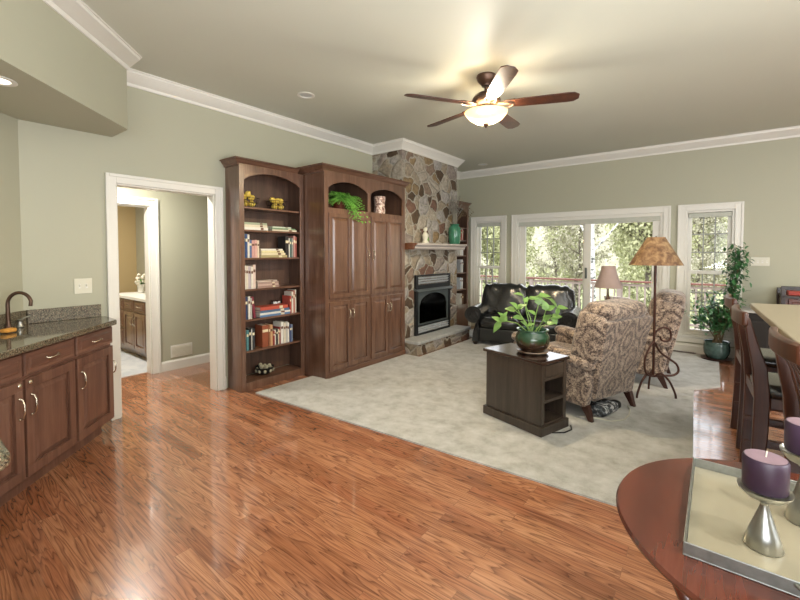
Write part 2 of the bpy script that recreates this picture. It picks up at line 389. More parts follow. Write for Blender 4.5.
    def sweep(s, path, prof, side=1):
        """path: 2-D polyline (x,y); prof: (out, z) points; out is measured to the right (side=1) of travel; mitred"""
        P = [Vector((p[0], p[1])) for p in path]; n = len(P); rings = []
        for i in range(n):
            ds = []
            if i > 0: ds.append((P[i]-P[i-1]).normalized())
            if i < n-1: ds.append((P[i+1]-P[i]).normalized())
            ns = [Vector((d.y, -d.x))*side for d in ds]
            m_ = ns[0] if len(ns) == 1 else (ns[0]+ns[1])/(1+ns[0].dot(ns[1]))
            rings.append([s.bm.verts.new((P[i].x+m_.x*o, P[i].y+m_.y*o, z)) for o, z in prof])
        k = len(prof)
        for A, B in zip(rings, rings[1:]):
            for j in range(k): s.face([A[j], A[(j+1) % k], B[(j+1) % k], B[j]])
        s.face(rings[0][::-1]); s.face(rings[-1]); return s
    def leaf(s, base, direction, length, width, droop=.15, normal=None, curl=.12, heart=False):
        d = Vector(direction).normalized(); b = Vector(base)
        nrm = Vector(normal) if normal else Vector((0, 0, 1))
        sd = d.cross(nrm)
        sd = sd.normalized() if sd.length > 1e-4 else d.orthogonal().normalized()
        nn = sd.cross(d).normalized()
        ts = (0, .22, .5, .78, 1); ws = (.12, 1, .95, .5, .02) if heart else (.06, .75, 1, .62, .02)
        L = []
        for t_, w_ in zip(ts, ws):
            c = b+d*length*t_-nn*droop*length*t_*t_
            L.append((s.bm.verts.new(c+sd*width*.5*w_+nn*curl*width*w_), s.bm.verts.new(c), s.bm.verts.new(c-sd*width*.5*w_+nn*curl*width*w_)))
        for A, B in zip(L, L[1:]):
            s.face([A[0], A[1], B[1], B[0]]); s.face([A[1], A[2], B[2], B[1]])
        return s
    def xform(s, m):
        bmesh.ops.transform(s.bm, matrix=m, verts=s.bm.verts); return s
    def build(s, name, mat, parent=None, smooth=0, bevel=0, loc=None, segs=2):
        bmesh.ops.recalc_face_normals(s.bm, faces=s.bm.faces)
        me = bpy.data.meshes.new(name); s.bm.to_mesh(me); s.bm.free()
        for q in (mat if isinstance(mat, (list, tuple)) else [mat]): me.materials.append(M[q] if isinstance(q, str) else q)
        if smooth:
            for p in me.polygons: p.use_smooth = True
            me.set_sharp_from_angle(angle=R(smooth))
        o = bpy.data.objects.new(name, me); COL.objects.link(o)
        if parent is not None: o.parent = parent
        if loc: o.location = loc
        if bevel:
            md = o.modifiers.new('bevel', 'BEVEL'); md.width = bevel; md.segments = segs; md.limit_method = 'ANGLE'; md.angle_limit = R(40)
        return o
def tag(o, label, cat, group=None, kind=None):
    if label: o['label'] = label
    if cat: o['category'] = cat
    if group: o['group'] = group
    if kind: o['kind'] = kind
    return o
def thing(name, label, cat, loc=(0, 0, 0), rz=0, group=None):
    o = bpy.data.objects.new(name, None); COL.objects.link(o); o.location = loc; o.rotation_euler = (0, 0, rz); o.empty_display_size = .1
    return tag(o, label, cat, group)
def struct(o):
    o['kind'] = 'structure'; return o
def dup(root, loc, rz=None, label=None, group=None):
    r = root.copy(); COL.objects.link(r); r.location = loc
    if rz is not None: r.rotation_euler = (0, 0, rz)
    if label: r['label'] = label
    if group: r['group'] = group
    for ch in list(root.children):
        c = ch.copy(); COL.objects.link(c); c.parent = r
        for g in list(ch.children):
            d = g.copy(); COL.objects.link(d); d.parent = c
    return r
def arc(cx, cy, r, a0, a1, n): return [(cx+r*math.cos(R(a0+(a1-a0)*i/n)), cy+r*math.sin(R(a0+(a1-a0)*i/n))) for i in range(n+1)]

XL, YB, ZC = -4.119, 7.226, 3.04
# ------------------------------------------------------------------ room shell
struct(MB().prism([(-8.6, -2.62), (4.62, -2.62), (4.62, YB+.14), (-8.6, YB+.14)], 'z', -.12, 0).build('floor', 'floor'))
struct(MB().prism([(-8.6, -2.62), (4.62, -2.62), (4.62, YB+.14), (-8.6, YB+.14)], 'z', ZC, ZC+.12).build('ceiling', 'ceil'))
T = .12
w = MB()
w.box(XL-T, XL, .6, 1.285, 0, ZC).box(XL-T, XL, 1.285, 2.165, 2.05, ZC).box(XL-T, XL, 2.165, YB, 0, ZC)
struct(w.build('wall_left', 'wall'))
# diagonal wall behind the wet bar
struct(MB().prism([(XL, .67), (-.949, -2.5), (-1.05, -2.58), (XL-.12, .63)], 'z', 0, ZC).build('wall_bar', 'wall'))
# far wall with three openings: left window, sliding door, right window
w = MB(); y0, y1 = YB, YB+.14
ops = [(-3.745, -3.195, .26, 2.05), (-2.91, -.64, .02, 2.05), (-.37, .185, .26, 2.05)]
xs = XL-T
for a, b_, z0, z1 in ops:
    w.box(xs, a, y0, y1, 0, ZC); w.box(a, b_, y0, y1, z1, ZC)
    w.box(a, b_, y0, y1, 0, z0); xs = b_
w.box(xs, 4.62, y0, y1, 0, ZC); struct(w.build('wall_back', 'wall'))
w = MB(); w.box(4.5, 4.62, -2.62, .7, 0, ZC).box(4.5, 4.62, 4.5, YB, 0, ZC).box(4.5, 4.62, .7, 4.5, 0, .7).box(4.5, 4.62, .7, 4.5, 2.5, ZC); struct(w.build('wall_right', 'wall'))
w = MB(); w.box(-1.1, -.2, -2.62, -2.5, 0, ZC).box(3.4, 4.5, -2.62, -2.5, 0, ZC).box(-.2, 3.4, -2.62, -2.5, 0, .7).box(-.2, 3.4, -2.62, -2.5, 2.5, ZC); struct(w.build('wall_front', 'wall'))
# soffit over the wet bar
struct(MB().prism([(XL, 1.268), (-3.762, 1.268), (-.006, -2.488), (-.95, -2.488), (XL, .67)], 'z', 2.44, ZC-.001).build('ceiling_soffit', 'wall'))
# crown moulding
cp = [(0, ZC-.125), (.012, ZC-.125), (.02, ZC-.1), (.03, ZC-.095), (.075, ZC-.035), (.085, ZC-.03), (.088, ZC-.012), (.1, ZC-.01), (.1, ZC-.0005), (0, ZC-.0005)]
CX = -3.56
struct(MB().sweep([(-.006, -2.488), (-3.762, 1.268), (XL, 1.268), (XL, 4.62)], cp).build('trim_1', 'white', smooth=35))
struct(MB().sweep([(XL, 4.62), (CX, 4.62), (CX, 6.18), (XL, 6.18)], cp).build('trim_2', 'white', smooth=35))
struct(MB().sweep([(XL, 6.18), (XL, YB), (4.5, YB)], cp).build('trim_3', 'white', smooth=35))
bp = [(0, 0), (.016, 0), (.016, .1), (.009, .115), (.009, .13), (0, .13)]
struct(MB().sweep([(XL, 2.246), (XL, 2.262)], bp).build('baseboard_left', 'white'))
m_ = MB()
for a, b_ in ((XL, -3.835), (-3.109, -3.006), (-.546, -.459), (-.459, 4.5)): m_.sweep([(a, YB), (b_, YB)], bp)
struct(m_.build('baseboard_back', 'white'))

def casing(m, x0, x1, z0, z1, wd, axis='y', at=0, out=-.022, bottom=False):
    """flat casing with an outer bead around an opening x0..x1; on plane coordinate 'at', sticking out by 'out'"""
    def bx(a, b, c, d, o):
        lo, hi = sorted((at, at+o))
        if axis == 'y': m.box(a, b, lo, hi, c, d)
        else: m.box(lo, hi, a, b, c, d)
    e = .022
    bx(x0-wd, x0, z0, z1+wd, out); bx(x1, x1+wd, z0, z1+wd, out); bx(x0, x1, z1, z1+wd, out)
    bx(x0-wd-.004, x0-wd+e, z0, z1+wd+.004, out*1.45); bx(x1+wd-e, x1+wd+.004, z0, z1+wd+.004, out*1.45); bx(x0-wd+e, x1+wd-e, z1+wd-e, z1+wd+.004, out*1.45)
    if bottom:
        bx(x0-wd-.02, x1+wd+.02, z0-.03, z0, out*2.2); bx(x0-wd, x1+wd, z0-.11, z0-.03, out)
# cased opening to the hallway
m_ = MB(); casing(m_, 1.285, 2.165, 0, 2.05, .075, 'x', XL, .022)
m_.box(XL-T-.002, XL, 1.285, 1.298, 0, 2.05).box(XL-T-.002, XL, 2.152, 2.165, 0, 2.05).box(XL-T-.002, XL, 1.298, 2.152, 2.037, 2.05)
struct(m_.build('door_1', 'white', bevel=.003))

# hallway beyond: far wall with second cased opening and a small room with vanity
m_ = MB(); HX = -5.3
m_.box(HX-T, HX, .2, 1.0, 0, ZC-.6).box(HX-T, HX, 1.0, 1.99, 2.0, ZC-.6).box(HX-T, HX, 1.99, 4.6, 0, ZC-.6); struct(m_.build('wall_hall', 'wall'))
m_ = MB(); casing(m_, 1.0, 1.99, 0, 2.0, .085, 'x', HX, .022); m_.box(HX-T, HX, 1.976, 1.99, 0, 2.0).box(HX-T, HX, 1.0, 1.976, 1.984, 2.0); struct(m_.build('door_2', 'white', bevel=.003))
struct(MB().box(HX, XL-T, .2, 4.6, 2.44, 2.5).build('ceiling_hall', 'ceil'))
struct(MB().box(HX, XL-T, 4.5, 4.6, 0, 2.44).build('wall_hallend', 'wall'))
struct(MB().box(HX, XL-T, .2, .3, 0, 2.44).build('wall_hallstart', 'wall'))
struct(MB().sweep([(HX, 2.08), (HX, 4.5)], [(0, 0), (.018, 0), (.018, .1), (.01, .12), (0, .12)]).build('baseboard_hall', 'white'))
struct(MB().box(-8.5, HX-T, .2, 4.6, 0, .006).build('floor_bath', 'tile'))
struct(MB().box(-8.05, -7.95, .2, 4.6, 0, 2.5).build('wall_bath', 'yellow'))
struct(MB().box(-7.95, HX-T, 2.77, 2.87, 0, 2.5).build('wall_bathside', 'wall'))
struct(MB().box(-7.95, HX-T, .2, .3, 0, 2.5).build('wall_bathend', 'yellow'))
struct(MB().box(-8.5, HX-T, .2, 4.6, 2.44, 2.5).build('ceiling_bath', 'ceil'))

# ------------------------------------------------------------------ windows / sliding door
def pane(m_parent, x0, x1, z0, z1, y, name='glass_pane'):
    return MB().box(x0, x1, y-.003, y+.003, z0, z1).build(name, 'glass', m_parent)
def sash(parent, x0, x1, z0, z1, y, nx, nz, fr=.045):
    m = MB(); m.box(x0, x0+fr, y-.02, y+.02, z0, z1).box(x1-fr, x1, y-.02, y+.02, z0, z1).box(x0+fr, x1-fr, y-.02, y+.02, z0, z0+fr).box(x0+fr, x1-fr, y-.02, y+.02, z1-fr, z1)
    o = m.build('sash', 'white', parent, bevel=.003)
    a, b, c, d = x0+fr, x1-fr, z0+fr, z1-fr
    g = MB()
    for i in range(1, nx): x = a+(b-a)*i/nx; g.box(x-.008, x+.008, y-.013, y+.013, c, d)
    for i in range(1, nz): z = c+(d-c)*i/nz; g.box(a, b, y-.0125, y+.0125, z-.008, z+.008)
    if nx > 1: g.build('muntin', 'backlitmuntin', o)
    pane(o, a, b, c, d, y); return o
def window(name, x0, x1, z0, z1):
    m = MB(); casing(m, x0, x1, z0, z1, .088, 'y', YB, -.022, True)
    m.box(x0, x0+.03, YB, YB+.14, z0, z1).box(x1-.03, x1, YB, YB+.14, z0, z1).box(x0+.03, x1-.03, YB, YB+.14, z1-.03, z1).box(x0+.03, x1-.03, YB, YB+.14, z0, z0+.03)
    r = struct(m.build(name, 'white', bevel=.003)); mid = 1.17
    sash(r, x0+.03, x1-.03, mid-.02, z1-.03, YB+.09, 3, 3)
    sash(r, x0+.03, x1-.03, z0+.03, mid+.02, YB+.045, 3, 3)
    MB().box((x0+x1)/2-.03, (x0+x1)/2+.03, YB+.02, YB+.04, mid+.02, mid+.035).build('sash_lock', 'plastic', r)
    MB().box(x0+.035, x1-.035, YB+.0, YB+.035, z1-.1, z1-.035).build('rolled_shade', 'bedsheet', r, bevel=.008)
    return r
window('window_1', *ops[0]); window('window_2', *ops[2])
x0, x1, z0, z1 = ops[1]
m_ = MB(); casing(m_, x0, x1, 0, z1, .088, 'y', YB, -.022)
m_.box(x0, x0+.04, YB, YB+.14, z0, z1).box(x1-.04, x1, YB, YB+.14, z0, z1).box(x0+.04, x1-.04, YB, YB+.14, z1-.05, z1).box(x0+.04, x1-.04, YB, YB+.14, 0, z0+.03)
sd = struct(m_.build('door_3', 'white', bevel=.003))
def doorpanel(a, b, y):
    m = MB(); f = .1; m.box(a, a+f, y-.02, y+.02, .05, 2.0).box(b-f, b, y-.02, y+.02, .05, 2.0).box(a+f, b-f, y-.02, y+.02, .05, .2).box(a+f, b-f, y-.02, y+.02, 1.92, 2.0)
    o = m.build('sliding_panel', 'white', sd, bevel=.003); pane(o, a+f, b-f, .2, 1.92, y); return o
doorpanel(-2.87, -1.68, YB+.095); pr = doorpanel(-1.75, -.68, YB+.045)
MB().box(-1.73, -1.70, YB-.005, YB+.025, 1.02, 1.2).build('handle', 'greymetal', pr, bevel=.004)
MB().box(-.745, -.715, YB-.005, YB+.025, 1.0, 1.16).build('handle', 'black', pr, bevel=.004)
m_ = MB().box(x0+.04, x1-.04, YB-.0, YB+.02, z1-.12, z1-.05); m_.build('rolled_shade', 'bedsheet', sd, bevel=.006)

# ------------------------------------------------------------------ outdoors
struct(MB().box(-16, 8, YB+.16, 11.6, -.42, -.3).build('deck', 'deckwood'))
struct(MB().box(-60, 40, 11.6, 70, -2.2, -2.0).build('ground', 'grass'))
hl = MB()
rows_ = []
for j in range(9):
    rows_.append([hl.bm.verts.new((-70+i*6, 45+j*4, -2+10.5*math.sin(min(1, j/7)*PI/2)+.9*math.sin(i*1.3+j)+.7*math.sin(i*2.9))) for i in range(20)])
for A, B in zip(rows_, rows_[1:]):
    for i in range(19): hl.face([A[i], A[i+1], B[i+1], B[i]])
struct(hl.build('hill', 'hillwoods', smooth=180))
rl = thing('deck_railing', 'red capped pale railing along the outer edge of the deck', 'railing', (0, 11.3, -.3))
MB().box(-13, 5, -.07, .07, 1.02, 1.06).build('top_rail', 'railred', rl); MB().box(-13, 5, -.02, .02, .93, .99).build('upper_rail', 'railwhite', rl); MB().box(-13, 5, -.02, .02, .08, .14).build('lower_rail', 'railwhite', rl)
pb = MB().box(-.05, .05, -.05, .05, 0, 1.02).build('post', 'railwhite', rl)
for k in range(9):
    if k: q = pb.copy(); COL.objects.link(q)
    else: q = pb
    q.parent = rl; q.location = (-12.9+k*2.2, 0, 0)
bb = MB().box(-.018, .018, -.018, .018, .1, .95).build('baluster', 'railwhite', rl)
for k in range(95):
    q = bb if k == 0 else bb.copy()
    if k: COL.objects.link(q)
    q.parent = rl; q.location = (-12.4+k*.165, 0, 0)
def deck_chair(loc, rz, label):
    t = thing('deck_chair', label, 'chair', loc, rz, 'deck chairs')
    m = MB()
    for i in range(6): m.box(-.25+i*.085, -.18+i*.085, .2, .22, .4, .95, Matrix.Translation((0, .2, .4)) @ Matrix.Rotation(R(-18), 4, 'X') @ Matrix.Translation((0, -.2, -.4)))
    m.build('backrest', 'railwhite', t)
    m = MB()
    for i in range(5): m.box(-.25, .25, -.25+i*.09, -.18+i*.09, .38, .4)
    m.build('seat', 'railwhite', t)
    for sx in (-.27, .27):
        for sy in (-.25, .22): MB().box(sx-.02, sx+.02, sy-.02, sy+.02, 0, .4 if sy > 0 else .6).build('leg', 'railwhite', t)
        MB().box(sx-.04, sx+.04, -.28, .24, .6, .62).build('armrest', 'railwhite', t)
    return t
deck_chair((-3.75, 8.6, -.3), R(200), 'pale slatted deck chair outside the narrow left window')
deck_chair((-1.35, 8.9, -.3), R(160), 'pale slatted deck chair outside the right glass door panel')
def tree_proto(h, spread, nleaf, lsize, seed, leafmat, label, loc):
    rnd = random.Random(seed); t = thing('tree', label, 'tree', loc, 0, 'trees beyond the deck')
    m = MB(); tips = []
    tr = [(0, 0, 0)]
    for i in range(1, 7): tr.append((rnd.uniform(-.1, .1)*i*.5, rnd.uniform(-.1, .1)*i*.5, h*i/6*.9))
    m.tube(tr, [.11*(1-i/7.5)*h/6 for i in range(7)], 7)
    for k in range(26):
        f = rnd.uniform(.12, .95); zi = f*6; i = min(5, int(zi)); a = Vector(tr[i]).lerp(Vector(tr[i+1]), zi-i)
        an = rnd.uniform(0, 2*PI); L = spread*rnd.uniform(.5, 1)*(1.1-.5*f); p = a; path = [tuple(a)]
        d = Vector((math.cos(an), math.sin(an), rnd.uniform(.2, .9))).normalized()
        for s_ in range(4):
            d = (d+Vector((rnd.uniform(-.3, .3), rnd.uniform(-.3, .3), rnd.uniform(-.1, .3)))).normalized(); p = p+d*L/4; path.append(tuple(p)); tips.append((p, L))
            if s_ > 0:
                for _ in range(2):
                    e = (d+Vector((rnd.uniform(-1, 1), rnd.uniform(-1, 1), rnd.uniform(-.5, 1)))).normalized()
                    q = p+e*L*.35; m.tube([tuple(p), tuple(p.lerp(q, .5)+Vector((0, 0, .03))), tuple(q)], [.012, .009, .005], 4, False); tips.append((q, L))
        m.tube(path, [.035, .028, .02, .014, .008], 5)
    m.build('trunk', 'bark', t, smooth=60)
    lm = MB()
    for k in range(nleaf):
        c, L = rnd.choice(tips); p = c+Vector((rnd.gauss(0, .25), rnd.gauss(0, .25), rnd.gauss(0, .22)))*spread*.42
        s_ = lsize*rnd.uniform(.6, 1.4); rot = Euler((rnd.uniform(0, 6), rnd.uniform(0, 6), rnd.uniform(0, 6))).to_matrix()
        lm.face(lm.verts([p+rot @ Vector(v) for v in ((-s_*.5, 0, 0), (0, -s_*.32, 0), (s_*.6, 0, 0), (0, s_*.32, 0))]))
    lm.build('foliage', leafmat, t); return t
trs = [tree_proto(6.0, 1.75, 8500, .12, 1, 'springleaf', 'full yellow-green spring tree, second row from the deck, second from left', (-9.7, 20.5, -2)),
       tree_proto(6.6, 1.7, 6500, .11, 2, 'paleleaf', 'thin pale budding tree, second row from the deck, third from left', (-5.2, 20.5, -2))]
rows = [('first', 16.3, (-11.2, -6.7, -1.9, 2.5), (1, 0, 0, 1)), ('second', 20.5, (-14, None, None, -.6), (0, 0, 1, 1)), ('third', 25, (-16, -11.5, -7, -2.6, 2), (1, 0, 0, 0, 1)), ('fourth', 29.5, (-13.5, -9, -4.6, -.2), (0, 1, 0, 0))]
for rn, y, xs_, ks in rows:
    for i, (x, k) in enumerate(zip(xs_, ks)):
        if x is None: continue
        s_ = random.uniform(.92, 1.06)
        q = dup(trs[k], (x, y+random.uniform(-.3, .3), -2), random.uniform(0, 6), ('full yellow-green spring tree, ' if k == 0 else 'thin pale budding tree, ')+rn+' row from the deck, '+['leftmost', 'second from left', 'third from left', 'fourth from left', 'fifth from left'][i]); q.scale = (s_, s_, s_)
bt = thing('birch_tree', 'white barked birch trunk seen beside the centre stile of the sliding door', 'tree', (-3.22, 14.2, -2))
m_ = MB().tube([(0, 0, 0), (.05, 0, 2), (-.02, 0, 4), (.03, 0, 6.5)], [.15, .13, .11, .08], 12)
m_.build('trunk', 'birch', bt, smooth=60)
m_ = MB()
for k in range(9): a = k*2.4; m_.tube([(0, 0, 3.4+k*.3), (.5*math.cos(a), .5*math.sin(a), 4+k*.3), (1.1*math.cos(a), 1.1*math.sin(a), 4.8+k*.3)], [.04, .03, .01], 5)
m_.build('branch', 'birch', bt, smooth=60)

def smooth(pts, n=6):
    P = [Vector(p) for p in pts]; out = []
    for i in range(len(P)-1):
        p0 = P[max(i-1, 0)]; p1 = P[i]; p2 = P[i+1]; p3 = P[min(i+2, len(P)-1)]
        for j in range(n):
            u = j/n; out.append(.5*((2*p1)+(p2-p0)*u+(2*p0-5*p1+4*p2-p3)*u*u+(3*p1-p0-3*p2+p3)*u**3))
    out.append(P[-1]); return out
# ------------------------------------------------------------------ cabinet helpers (local frame: front on y=0, width along +x, into the wall +y)
RZL = PI/2          # furniture against the left wall
def panel_door(m, x0, x1, z0, z1, n=1, fr=.055, y=0, th=.02):
    """raised-panel door, n panels side by side, front face at y-th"""
    w_ = (x1-x0-fr*(n+1))/n
    m.box(x0, x1, y-th, y, z0, z0+fr).box(x0, x1, y-th, y, z1-fr, z1)
    for i in range(n+1): m.box(x0+i*(w_+fr), x0+i*(w_+fr)+fr, y-th, y, z0+fr, z1-fr)
    for i in range(n):
        a = x0+fr+i*(w_+fr); b = a+w_; c, d = z0+fr, z1-fr; g = min(.035, w_*.22)
        m.box(a, b, y-th*.3, y, c, d)
        m.frustum([(a+.006, y-th*.3, c+.006), (b-.006, y-th*.3, c+.006), (b-.006, y-th*.3, d-.006), (a+.006, y-th*.3, d-.006)],
                  [(a+g, y-th*.9, c+g), (b-g, y-th*.9, c+g), (b-g, y-th*.9, d-g), (a+g, y-th*.9, d-g)])
def drawer_front(m, x0, x1, z0, z1, y=0, th=.02):
    m.box(x0, x1, y-th*.6, y, z0, z1)
    g = .016
    m.frustum([(x0, y-th*.6, z0), (x1, y-th*.6, z0), (x1, y-th*.6, z1), (x0, y-th*.6, z1)], [(x0+g*.3, y-th, z0+g*.3), (x1-g*.3, y-th, z0+g*.3), (x1-g*.3, y-th, z1-g*.3), (x0+g*.3, y-th, z1-g*.3)])
    g = .03
    m.frustum([(x0+g, y-th, z0+g), (x1-g, y-th, z0+g), (x1-g, y-th, z1-g), (x0+g, y-th, z1-g)], [(x0+g+.01, y-th-.006, z0+g+.01), (x1-g-.01, y-th-.006, z0+g+.01), (x1-g-.01, y-th-.006, z1-g-.01), (x0+g+.01, y-th-.006, z1-g-.01)])
def pull(parent, x, z, vert=True, L=.1, y=-.02, name='handle'):
    m = MB(); k = L/2
    pts = [(-k, 0, 0), (-k*.9, -.018, .004), (-k*.45, -.03, .0), (0, -.032, -.003), (k*.45, -.03, 0), (k*.9, -.018, .004), (k, 0, 0)]
    rr = [.006, .0055, .0045, .0065, .0045, .0055, .006]
    P_ = [((x+p[2], y+p[1], z+p[0]) if vert else (x+p[0], y+p[1], z-p[2])) for p in pts]
    m.tube(P_, rr, 8)
    for q in (P_[0], P_[-1]): m.ball((q[0], q[1]-.004, q[2]), .008, 8)
    return m.build(name, 'pull', parent, smooth=60)
def arch_header(m, x0, x1, zt, zs, zm, y0, y1, n=14):
    """board with an arched lower edge: top zt, springing zs, crown zm"""
    pts = [(x0, zt), (x0, zs)]
    for i in range(n+1):
        u = i/n; pts.append((x0+(x1-x0)*u, zs+(zm-zs)*(1-(2*u-1)**2)**.8))
    pts += [(x1, zs), (x1, zt)]
    out = [pts[0]]
    for p in pts[1:]:
        if abs(p[0]-out[-1][0])+abs(p[1]-out[-1][1]) > 1e-6: out.append(p)
    m.prism(out, 'y', y0, y1)
def crown_box(m, x0, x1, yback, zb, h, proj, left=True, right=True):
    prof = [(0, zb), (proj*.25, zb), (proj*.3, zb+h*.25), (proj*.55, zb+h*.45), (proj*.8, zb+h*.8), (proj, zb+h*.82), (proj, zb+h), (0, zb+h)]
    path = ([(x0, yback)] if left else [])+[(x0, 0), (x1, 0)]+([(x1, yback)] if right else [])
    m.sweep(path, prof, 1)
def sideset(): pass

# ------------------------------------------------------------------ bookcase (left of the media cabinet)
BX = -3.865; BY = 2.285; BW = .81; BD = .246
bk = thing('bookcase', 'tall brown open bookcase with arched top beside the doorway, filled with books', 'bookcase', (BX, BY, 0), RZL, 'built-in bookcases')
m_ = MB(); m_.box(0, .02, .0, BD, 0, 2.36).box(BW-.02, BW, .0, BD, 0, 2.36).box(.02, BW-.02, BD-.01, BD, .09, 2.36).box(.02, BW-.02, .02, BD-.01, 2.34, 2.36)
m_.build('carcass', 'cabin', bk)
m_ = MB(); m_.box(-.003, .05, -.02, 0, .0, 2.36).box(BW-.05, BW+.002, -.02, 0, .0, 2.36).box(-.004, 0, -.02, BD, 0, 2.36).box(.05, BW-.05, -.02, 0, 0, .085)
arch_header(m_, .05, BW-.05, 2.36, 2.20, 2.295, -.02, 0); m_.build('face_frame', 'cabwood', bk, bevel=.002)
m_ = MB(); crown_box(m_, -.004, BW-.082, BD, 2.345, .07, .06, True, False); m_.build('crown', 'cabwoodx', bk)
SH = [1.93, 1.69, 1.395, 1.065, .745, .413, .085]
for z in SH: MB().box(.02, BW-.02, .004, BD-.011, z-.02, z).build('shelf', 'cabwoodx', bk, bevel=.002)
def inb(x, y, z): return (BX-y, BY+x, z)

# books: each one a thing of its own
def book_mesh(name, t, d, h, col):
    m = MB(); m.box(0, .003 if t > .012 else .002, 0, d, 0, h).box(t-(.003 if t > .012 else .002), t, 0, d, 0, h).box(.002, t-.002, 0, .004, 0, h)
    m.mi = 1; m.box(.0025, t-.0025, .0041, d-.004, .004, h-.004); m.mi = 0
    if h > .15: m.mi = 2; m.box(.003, t-.003, -.0006, 0, h*.68, h*.8)
    return m.build(name, [cover(col), 'pages', cover('#d9cfae' if sum(hexc(col)[:3]) < .9 else '#6b4a3a')])
ordn = 'first second third fourth fifth sixth seventh eighth ninth tenth eleventh twelfth thirteenth fourteenth'.split()
def row_upright(x, z, specs, where, group, P=inb, depth=.15, y0=.03, lean=0):
    for i, (cn, col, t, h) in enumerate(specs):
        o = book_mesh('book', t, depth*random.uniform(.9, 1), h, col); p = P(x, y0+random.uniform(0, .012), z+.0005); o.location = p
        o.rotation_euler = (0, 0, RZL)
        if lean:
            o.rotation_euler = (Matrix.Rotation(RZL, 3, 'Z') @ Matrix.Rotation(lean, 3, 'Y')).to_euler()
            if lean < 0: o.location.z += t*math.sin(-lean)
        tag(o, f'{cn} upright book, {ordn[i]} from left {where}', 'book', group); x += t+.0015+(h*0 if not lean else t*(1/math.cos(lean)-1)+.002)
    return x
def stack_flat(x, z, specs, where, group, P=inb, y0=.025):
    n = len(specs)
    for i, (cn, col, t, L) in enumerate(specs):
        o = book_mesh('book', t, .15, L, col); dx = random.uniform(-.008, .008)
        o.rotation_euler = (Matrix.Rotation(RZL, 3, 'Z') @ Matrix.Rotation(PI/2, 3, 'Y')).to_euler()
        o.location = P(x+dx, y0, z+t+.0005); z += t+.001
        pl_ = 'bottom' if i == 0 else 'top' if i == n-1 else ordn[i]+' from the bottom'
        tag(o, f'{cn} book lying flat, {pl_} of stack {where}', 'book', group)
    return z
sB, sC, sD, sE, sF = SH[1:6]
stack_flat(.07, sB, [('white', '#d8d4c8', .03, .29), ('cream', '#cfc7ae', .025, .28), ('sage green', '#9aa58c', .022, .27)], 'at left, second shelf', 'books on the second shelf')
stack_flat(.41, sB, [('cream', '#cdc6b0', .018, .33), ('dull green', '#6f8a6c', .016, .32), ('white green', '#c5d2be', .014, .25)], 'at right, second shelf', 'books on the second shelf')
x = row_upright(.055, sC, [('teal blue', '#3f6a80', .032, .255), ('navy blue', '#2f4a7c', .024, .25), ('white', '#d5d2c8', .022, .245), ('slate blue', '#52668c', .03, .19), ('dusty pink', '#c2938c', .035, .185), ('salmon pink', '#cfa599', .026, .19), ('pale beige', '#d6c5ae', .022, .185)], 'on the third shelf', 'books on the third shelf')
stack_flat(x+.012, sC, [('khaki', '#a3966c', .026, .34), ('cream', '#d5cba8', .026, .31), ('pale yellow', '#d8cf9e', .022, .29), ('white', '#dcd8cc', .02, .28)], 'on the third shelf', 'books on the third shelf')
row_upright(.59, sC, [('black', '#1f1d1e', .045, .24), ('white', '#d6d3ca', .018, .22), ('dark teal', '#3d5c58', .022, .225), ('grey', '#8c918c', .02, .22), ('rose', '#b07f78', .026, .25), ('brick red', '#8c4a42', .02, .24)], 'of right group, third shelf', 'books on the third shelf')
x = row_upright(.06, sD, [('white', '#dedad0', .03, .25), ('ivory', '#d3cab8', .026, .245), ('lilac grey', '#b5aab0', .03, .24), ('off-white', '#d8d2c5', .026, .235), ('pale pink', '#d2bfb4', .03, .255)], 'on the fourth shelf', 'books on the fourth shelf')
stack_flat(x+.014, sD, [('dusty rose', '#9c7f74', .022, .27), ('pale rose', '#c0a598', .02, .26), ('mauve', '#a58b80', .018, .26), ('pink grey', '#bfaea2', .016, .25)], 'on the fourth shelf', 'books on the fourth shelf')
x = row_upright(.055, sE, [('burgundy', '#6d2a32', .03, .22), ('navy', '#2d3a5c', .026, .235), ('white', '#d8d5cc', .024, .24), ('grey', '#a5a39c', .02, .22)], 'on the fifth shelf', 'books on the fifth shelf')
row_upright(x+.02, sE, [('wine red', '#7a2c3a', .026, .23)], 'leaning, fifth shelf', 'books on the fifth shelf', lean=-.12)
stack_flat(.255, sE, [('blue', '#5d7fa8', .022, .39), ('white', '#d9d8d2', .022, .4), ('steel blue', '#4c6688', .026, .38), ('red and white', '#b5523f', .036, .36)], 'on the fifth shelf', 'books on the fifth shelf')
o = MB().box(0, .13, 0, .012, 0, .15).build('picture_frame', 'darkwood', bevel=.003); o.location = inb(.51, .19, sE+.0005); o.rotation_euler = (0, 0, RZL)
tag(o, 'small dark picture frame behind the flat books on the fifth shelf', 'picture frame')
MB().box(.015, .115, -.002, 0, .015, .135).build('picture', 'stripes', o)
row_upright(.652, sE, [('red', '#a8483c', .022, .2), ('white', '#d8d4c8', .022, .25), ('rust', '#a55b4a', .02, .26), ('pale grey', '#c8c4b8', .022, .27)], 'of right group, fifth shelf', 'books on the fifth shelf')
row_upright(.055, sF, [('pale teal', '#7ba3a5', .034, .22), ('teal', '#4f8288', .026, .215), ('black', '#222224', .026, .235), ('white', '#c9cac6', .01, .22), ('charcoal', '#303236', .03, .225)], 'on the sixth shelf', 'books on the sixth shelf')
x = row_upright(.28, sF, [('thick rust brown', '#8a4a30', .075, .24), ('brown', '#8d5c40', .022, .235), ('tan', '#c19a72', .03, .235)], 'of middle group, sixth shelf', 'books on the sixth shelf')
